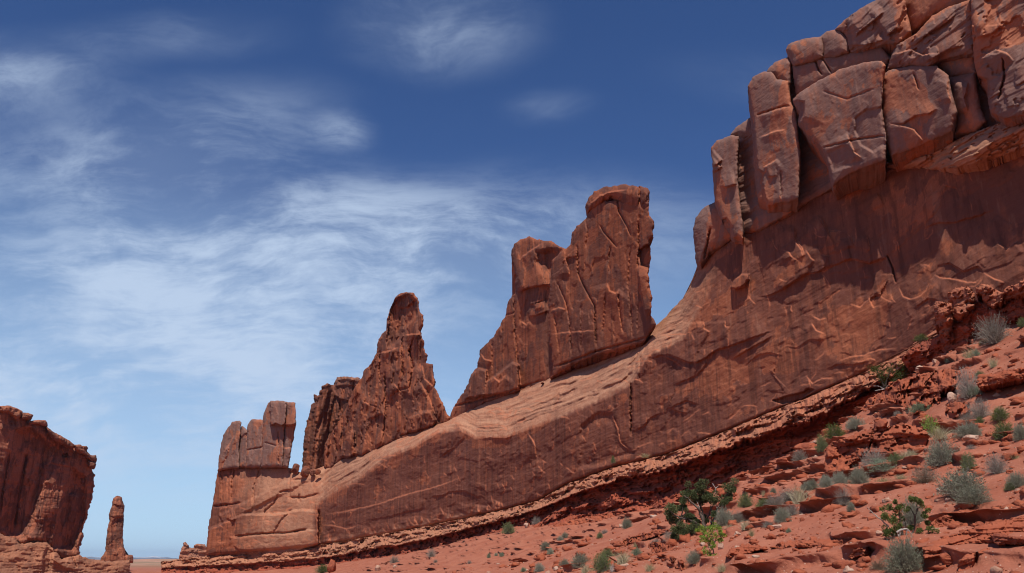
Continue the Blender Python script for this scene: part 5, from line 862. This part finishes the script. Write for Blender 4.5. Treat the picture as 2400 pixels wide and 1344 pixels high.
for pts in [[(1205, 430), (1150, 360), (1110, 330), (1090, 350)], [(1205, 430), (1240, 380), (1300, 390)], [(1205, 400), (1180, 360), (1140, 300)], [(1140, 80), (1180, 150), (1190, 210), (1140, 220)], [(1180, 150), (1230, 110)], [(850, 340), (790, 280), (740, 270)], [(860, 620), (820, 540), (810, 480)], [(1180, 600), (1230, 590), (1290, 560)], [(580, 500), (520, 440), (500, 470)], [(960, 420), (900, 300), (880, 250)]]: limb(dead, place(Z4, pts, p0, .15), 4.5*px, 1.5*px, 5)
for (x, y, rd, tone) in [(800, 225, 85, .6), (890, 230, 85, .5), (1000, 200, 85, .5), (960, 125, 55, .6), (740, 290, 60, .5), (1050, 270, 60, .45), (1170, 295, 75, .5), (1250, 325, 70, .4), (1375, 130, 75, .75), (1345, 230, 55, .6), (1360, 315, 38, .5), (1420, 170, 35, .7), (560, 425, 80, .75), (520, 530, 60, .7), (555, 580, 45, .6), (660, 600, 50, .3), (780, 535, 55, .25), (830, 575, 45, .25), (640, 430, 55, .6), (720, 420, 35, .6), (930, 600, 40, .3), (1040, 580, 35, .3), (1010, 330, 45, .5), (870, 300, 55, .5), (930, 330, 40, .5), (1150, 520, 35, .3)]:
    cen = place(Z4, [(x, y)], p0, cr.r.uniform(-.35, .45))[0]; rd = rd*px
    for _ in range(6): clump(cr, cen+cr.r.normal(0, rd*.5, 3), rd*.6, 190, .07, .034, np.clip(tone+cr.r.normal(0, .15), 0, 1))
tr.build('trunk', L_bark, jt, smooth=True); tag(dead.build('dead_branches', L_deadwood, jt), 'bleached dead branches'); cr.build('crown', L_juni, jt)
def bushy(name, label, S, foot, limbs, clumps, mat, nleaf, ln, wd, seed, cat, sc_=6.0, bark=None, deadl=(), spread=.3, sub=5, group=None, p0=None):
    if p0 is None: p0, _ = hit(*S([foot])[0])
    m = mpp(p0); root = tag(empty(name, p0), label, cat, group); tr = Blades(seed); cr = Blades(seed+1); px = m/sc_
    for pts, r0, r1 in limbs: limb(tr, place(S, pts, p0, [tr.r.uniform(-spread, spread)*k/len(pts) for k in range(len(pts))]), r0*px, r1*px, 5)
    for (x, y, rd, tone) in clumps:
        cen = place(S, [(x, y)], p0, cr.r.uniform(-spread, spread))[0]; rd = rd*px
        for _ in range(sub): clump(cr, cen+cr.r.normal(0, rd*.5, 3), rd*.55, nleaf, ln, wd, np.clip(tone+cr.r.normal(0, .18), 0, 1))
    tr.build('stems' if 'shrub' in name or 'bush' in name else 'trunk', bark or L_bark, root, smooth=True); cr.build('foliage' if 'shrub' in name or 'bush' in name else 'crown', mat, root)
    if deadl:
        d = Blades(seed+2)
        for pts, r0, r1 in deadl: limb(d, place(S, pts, p0, -.15), r0*px, r1*px, 5)
        tag(d.build('dead_branches', L_deadwood, root), 'bare grey dead branches')
bushy('juniper_bush', 'low dense dark green juniper bush beside the foot of the twisted juniper', Z4, (740, 860), [([(740, 860), (700, 780), (620, 720)], 9, 3), ([(740, 860), (760, 760), (740, 690)], 9, 3), ([(740, 860), (820, 760), (880, 700)], 8, 3)],
   [(620, 740, 75, .5), (650, 690, 60, .6), (740, 690, 80, .6), (820, 690, 60, .5), (880, 690, 55, .3), (680, 800, 70, .5), (780, 780, 70, .5), (720, 840, 50, .4), (830, 750, 50, .4), (590, 800, 40, .4)], L_juni, 150, .06, .03, 71, 'bush', sub=6)
bushy('juniper_tree', 'small dark green juniper at the foot of the wall, highest tree on the slope', R6, (470, 170), [([(470, 170), (450, 110), (420, 50)], 7, 2), ([(470, 170), (490, 100), (510, 50)], 7, 2), ([(480, 165), (540, 110), (590, 80)], 6, 2)],
   [(420, 30, 36, .5), (450, 60, 45, .5), (500, 30, 40, .6), (520, 75, 50, .5), (560, 50, 42, .6), (595, 75, 32, .6), (470, 105, 40, .35), (430, 95, 36, .3), (540, 110, 36, .4), (405, 60, 26, .4)], L_juni, 80, .10, .045, 75, 'tree', 2.72, deadl=[([(470, 170), (430, 150), (400, 150)], 3, 1), ([(470, 170), (440, 175), (410, 180)], 3, 1)], spread=.6, p0=WALL.pt(2073, 914, 6.8))
bushy('sapling_tree', 'bright spring green sapling with thin stem, in front of the twisted juniper', Z4, (1165, 1110), [([(1165, 1115), (1150, 1000), (1165, 900), (1120, 780), (1090, 690)], 9, 2), ([(1160, 960), (1190, 850), (1210, 720)], 6, 2), ([(1155, 1010), (1090, 930), (1020, 800), (970, 730)], 6, 2), ([(1160, 1060), (1080, 1070), (1010, 1050)], 4, 1.5), ([(1165, 1110), (1220, 1130), (1290, 1170)], 4, 1.5), ([(1165, 900), (1230, 860), (1280, 800)], 4, 1.5)],
   [(1090, 690, 48, .7), (1190, 705, 55, .7), (985, 715, 45, .6), (1245, 740, 38, .6), (1020, 790, 45, .6), (1170, 810, 55, .6), (1265, 800, 34, .5), (985, 840, 36, .6), (1050, 880, 45, .6), (1100, 915, 45, .6), (1230, 870, 34, .5), (1150, 955, 34, .5), (1050, 1030, 50, .5), (1100, 1080, 50, .5), (1190, 1115, 50, .7), (1260, 1150, 50, .8), (1295, 1185, 35, .8), (1110, 760, 45, .7), (930, 740, 26, .6), (1120, 850, 40, .6)], L_bright, 34, .06, .042, 81, 'tree', sub=4)
bushy('twiggy_bush', 'big open bush of dark stems and scattered green leaves, grey dead wood at its foot', S5, (730, 900), [([(730, 900), (640, 700), (540, 540), (470, 470)], 9, 2), ([(730, 900), (660, 640), (640, 420), (590, 310)], 10, 2), ([(760, 900), (870, 720), (880, 520), (900, 380), (880, 260)], 14, 3), ([(875, 560), (820, 460), (780, 400)], 7, 2), ([(890, 480), (940, 400), (960, 320)], 6, 2), ([(720, 900), (560, 800), (420, 760)], 8, 2), ([(760, 900), (940, 820), (1080, 760)], 8, 2), ([(700, 880), (560, 880), (400, 870)], 6, 2), ([(740, 880), (740, 700), (720, 560)], 8, 2), ([(650, 650), (560, 600), (500, 620)], 5, 2)],
   [(450, 490, 55, .6), (520, 440, 50, .6), (550, 620, 65, .5), (500, 560, 55, .6), (640, 560, 55, .5), (640, 430, 40, .6), (590, 330, 26, .5), (830, 300, 50, .7), (890, 290, 40, .7), (960, 400, 55, .6), (950, 320, 30, .6), (700, 440, 50, .6), (520, 720, 70, .5), (600, 800, 75, .4), (560, 870, 60, .3), (1020, 790, 55, .7), (1080, 740, 50, .7), (1040, 640, 30, .6), (950, 820, 60, .4), (880, 840, 50, .4), (440, 860, 55, .3), (820, 720, 45, .5), (680, 880, 50, .3), (980, 540, 45, .5), (610, 690, 50, .5), (480, 800, 50, .4)], L_green, 110, .038, .027, 85, 'bush',
   deadl=[([(500, 690), (380, 580), (270, 500), (190, 410)], 11, 3), ([(610, 770), (680, 730), (760, 720)], 16, 8), ([(660, 740), (650, 820), (665, 890)], 10, 4), ([(760, 720), (830, 800), (840, 900)], 7, 3), ([(620, 770), (640, 830), (630, 870)], 8, 3), ([(920, 880), (930, 950), (920, 1010)], 9, 4), ([(470, 830), (450, 790), (400, 760)], 7, 3), ([(760, 730), (740, 830), (700, 890)], 6, 3)], spread=.35, sub=4)

# ------------------------------------------------------------------ far mountains and the air in between
def mountains():
    az = np.radians(np.linspace(-34, -8, 420)); k = 14; V = []
    for i in range(k):
        t = i/(k-1); R = 16000+2600*t; x = R*np.sin(az); y = R*np.cos(az)
        h = (30+38*(.5+.5*fbm(az*14, az*0+1, az*0, 3))+16*fbm(az*60, az*0+t*1.5, az*0, 4))*math.sin(pi*min(1, t*1.15+.02))**.8
        V.append(np.stack([x, y, -64+np.maximum(h, 0)*1.9], 1))
    n = len(az); idx = np.arange(k*n).reshape(k, n); F = np.stack([idx[:-1, :-1], idx[:-1, 1:], idx[1:, 1:], idx[1:, :-1]], -1).reshape(-1, 4)
    V = np.concatenate(V); m, t, b = new_mat('far_mountain_rock')
    ob = t.add('ShaderNodeTexCoord').outputs['Object']; z = t.add('ShaderNodeSeparateXYZ', {0: ob}).outputs[2]
    n_ = t.noise(ob, .0022, 8, .6); sn = t.m('MULTIPLY', t.mr(z, 10, 60), t.mr(n_, .45, .6))
    t.put(b.inputs['Base Color'], t.mix(sn, (.10, .12, .15), (.65, .66, .7)))
    tag(mesh('mountains', V, F[:, ::-1].copy(), m), kind='structure')
mountains()
def haze():
    x, y0, y1, z0, z1 = 21500, -21500, 21500, -75, 175
    V = [(-x, y0, z0), (x, y0, z0), (x, y1, z0), (-x, y1, z0), (-x, y0, z1), (x, y0, z1), (x, y1, z1), (-x, y1, z1)]
    F = np.array([(0, 3, 2, 1), (4, 5, 6, 7), (0, 1, 5, 4), (1, 2, 6, 5), (2, 3, 7, 6), (3, 0, 4, 7)])
    m = bpy.data.materials.new('air'); m.use_nodes = True; t = NT(m.node_tree); t.n.clear()
    v = t.add('ShaderNodeVolumePrincipled', {'Color': (.62, .76, 1.0, 1), 'Density': 3.5e-5, 'Anisotropy': .2}); o = t.add('ShaderNodeOutputMaterial'); t.l.new(v.outputs[0], o.inputs[1])
    tag(mesh('haze', V, F, m, smooth=False), kind='stuff', label='thin clear desert air, bluing the far mountains')
haze()
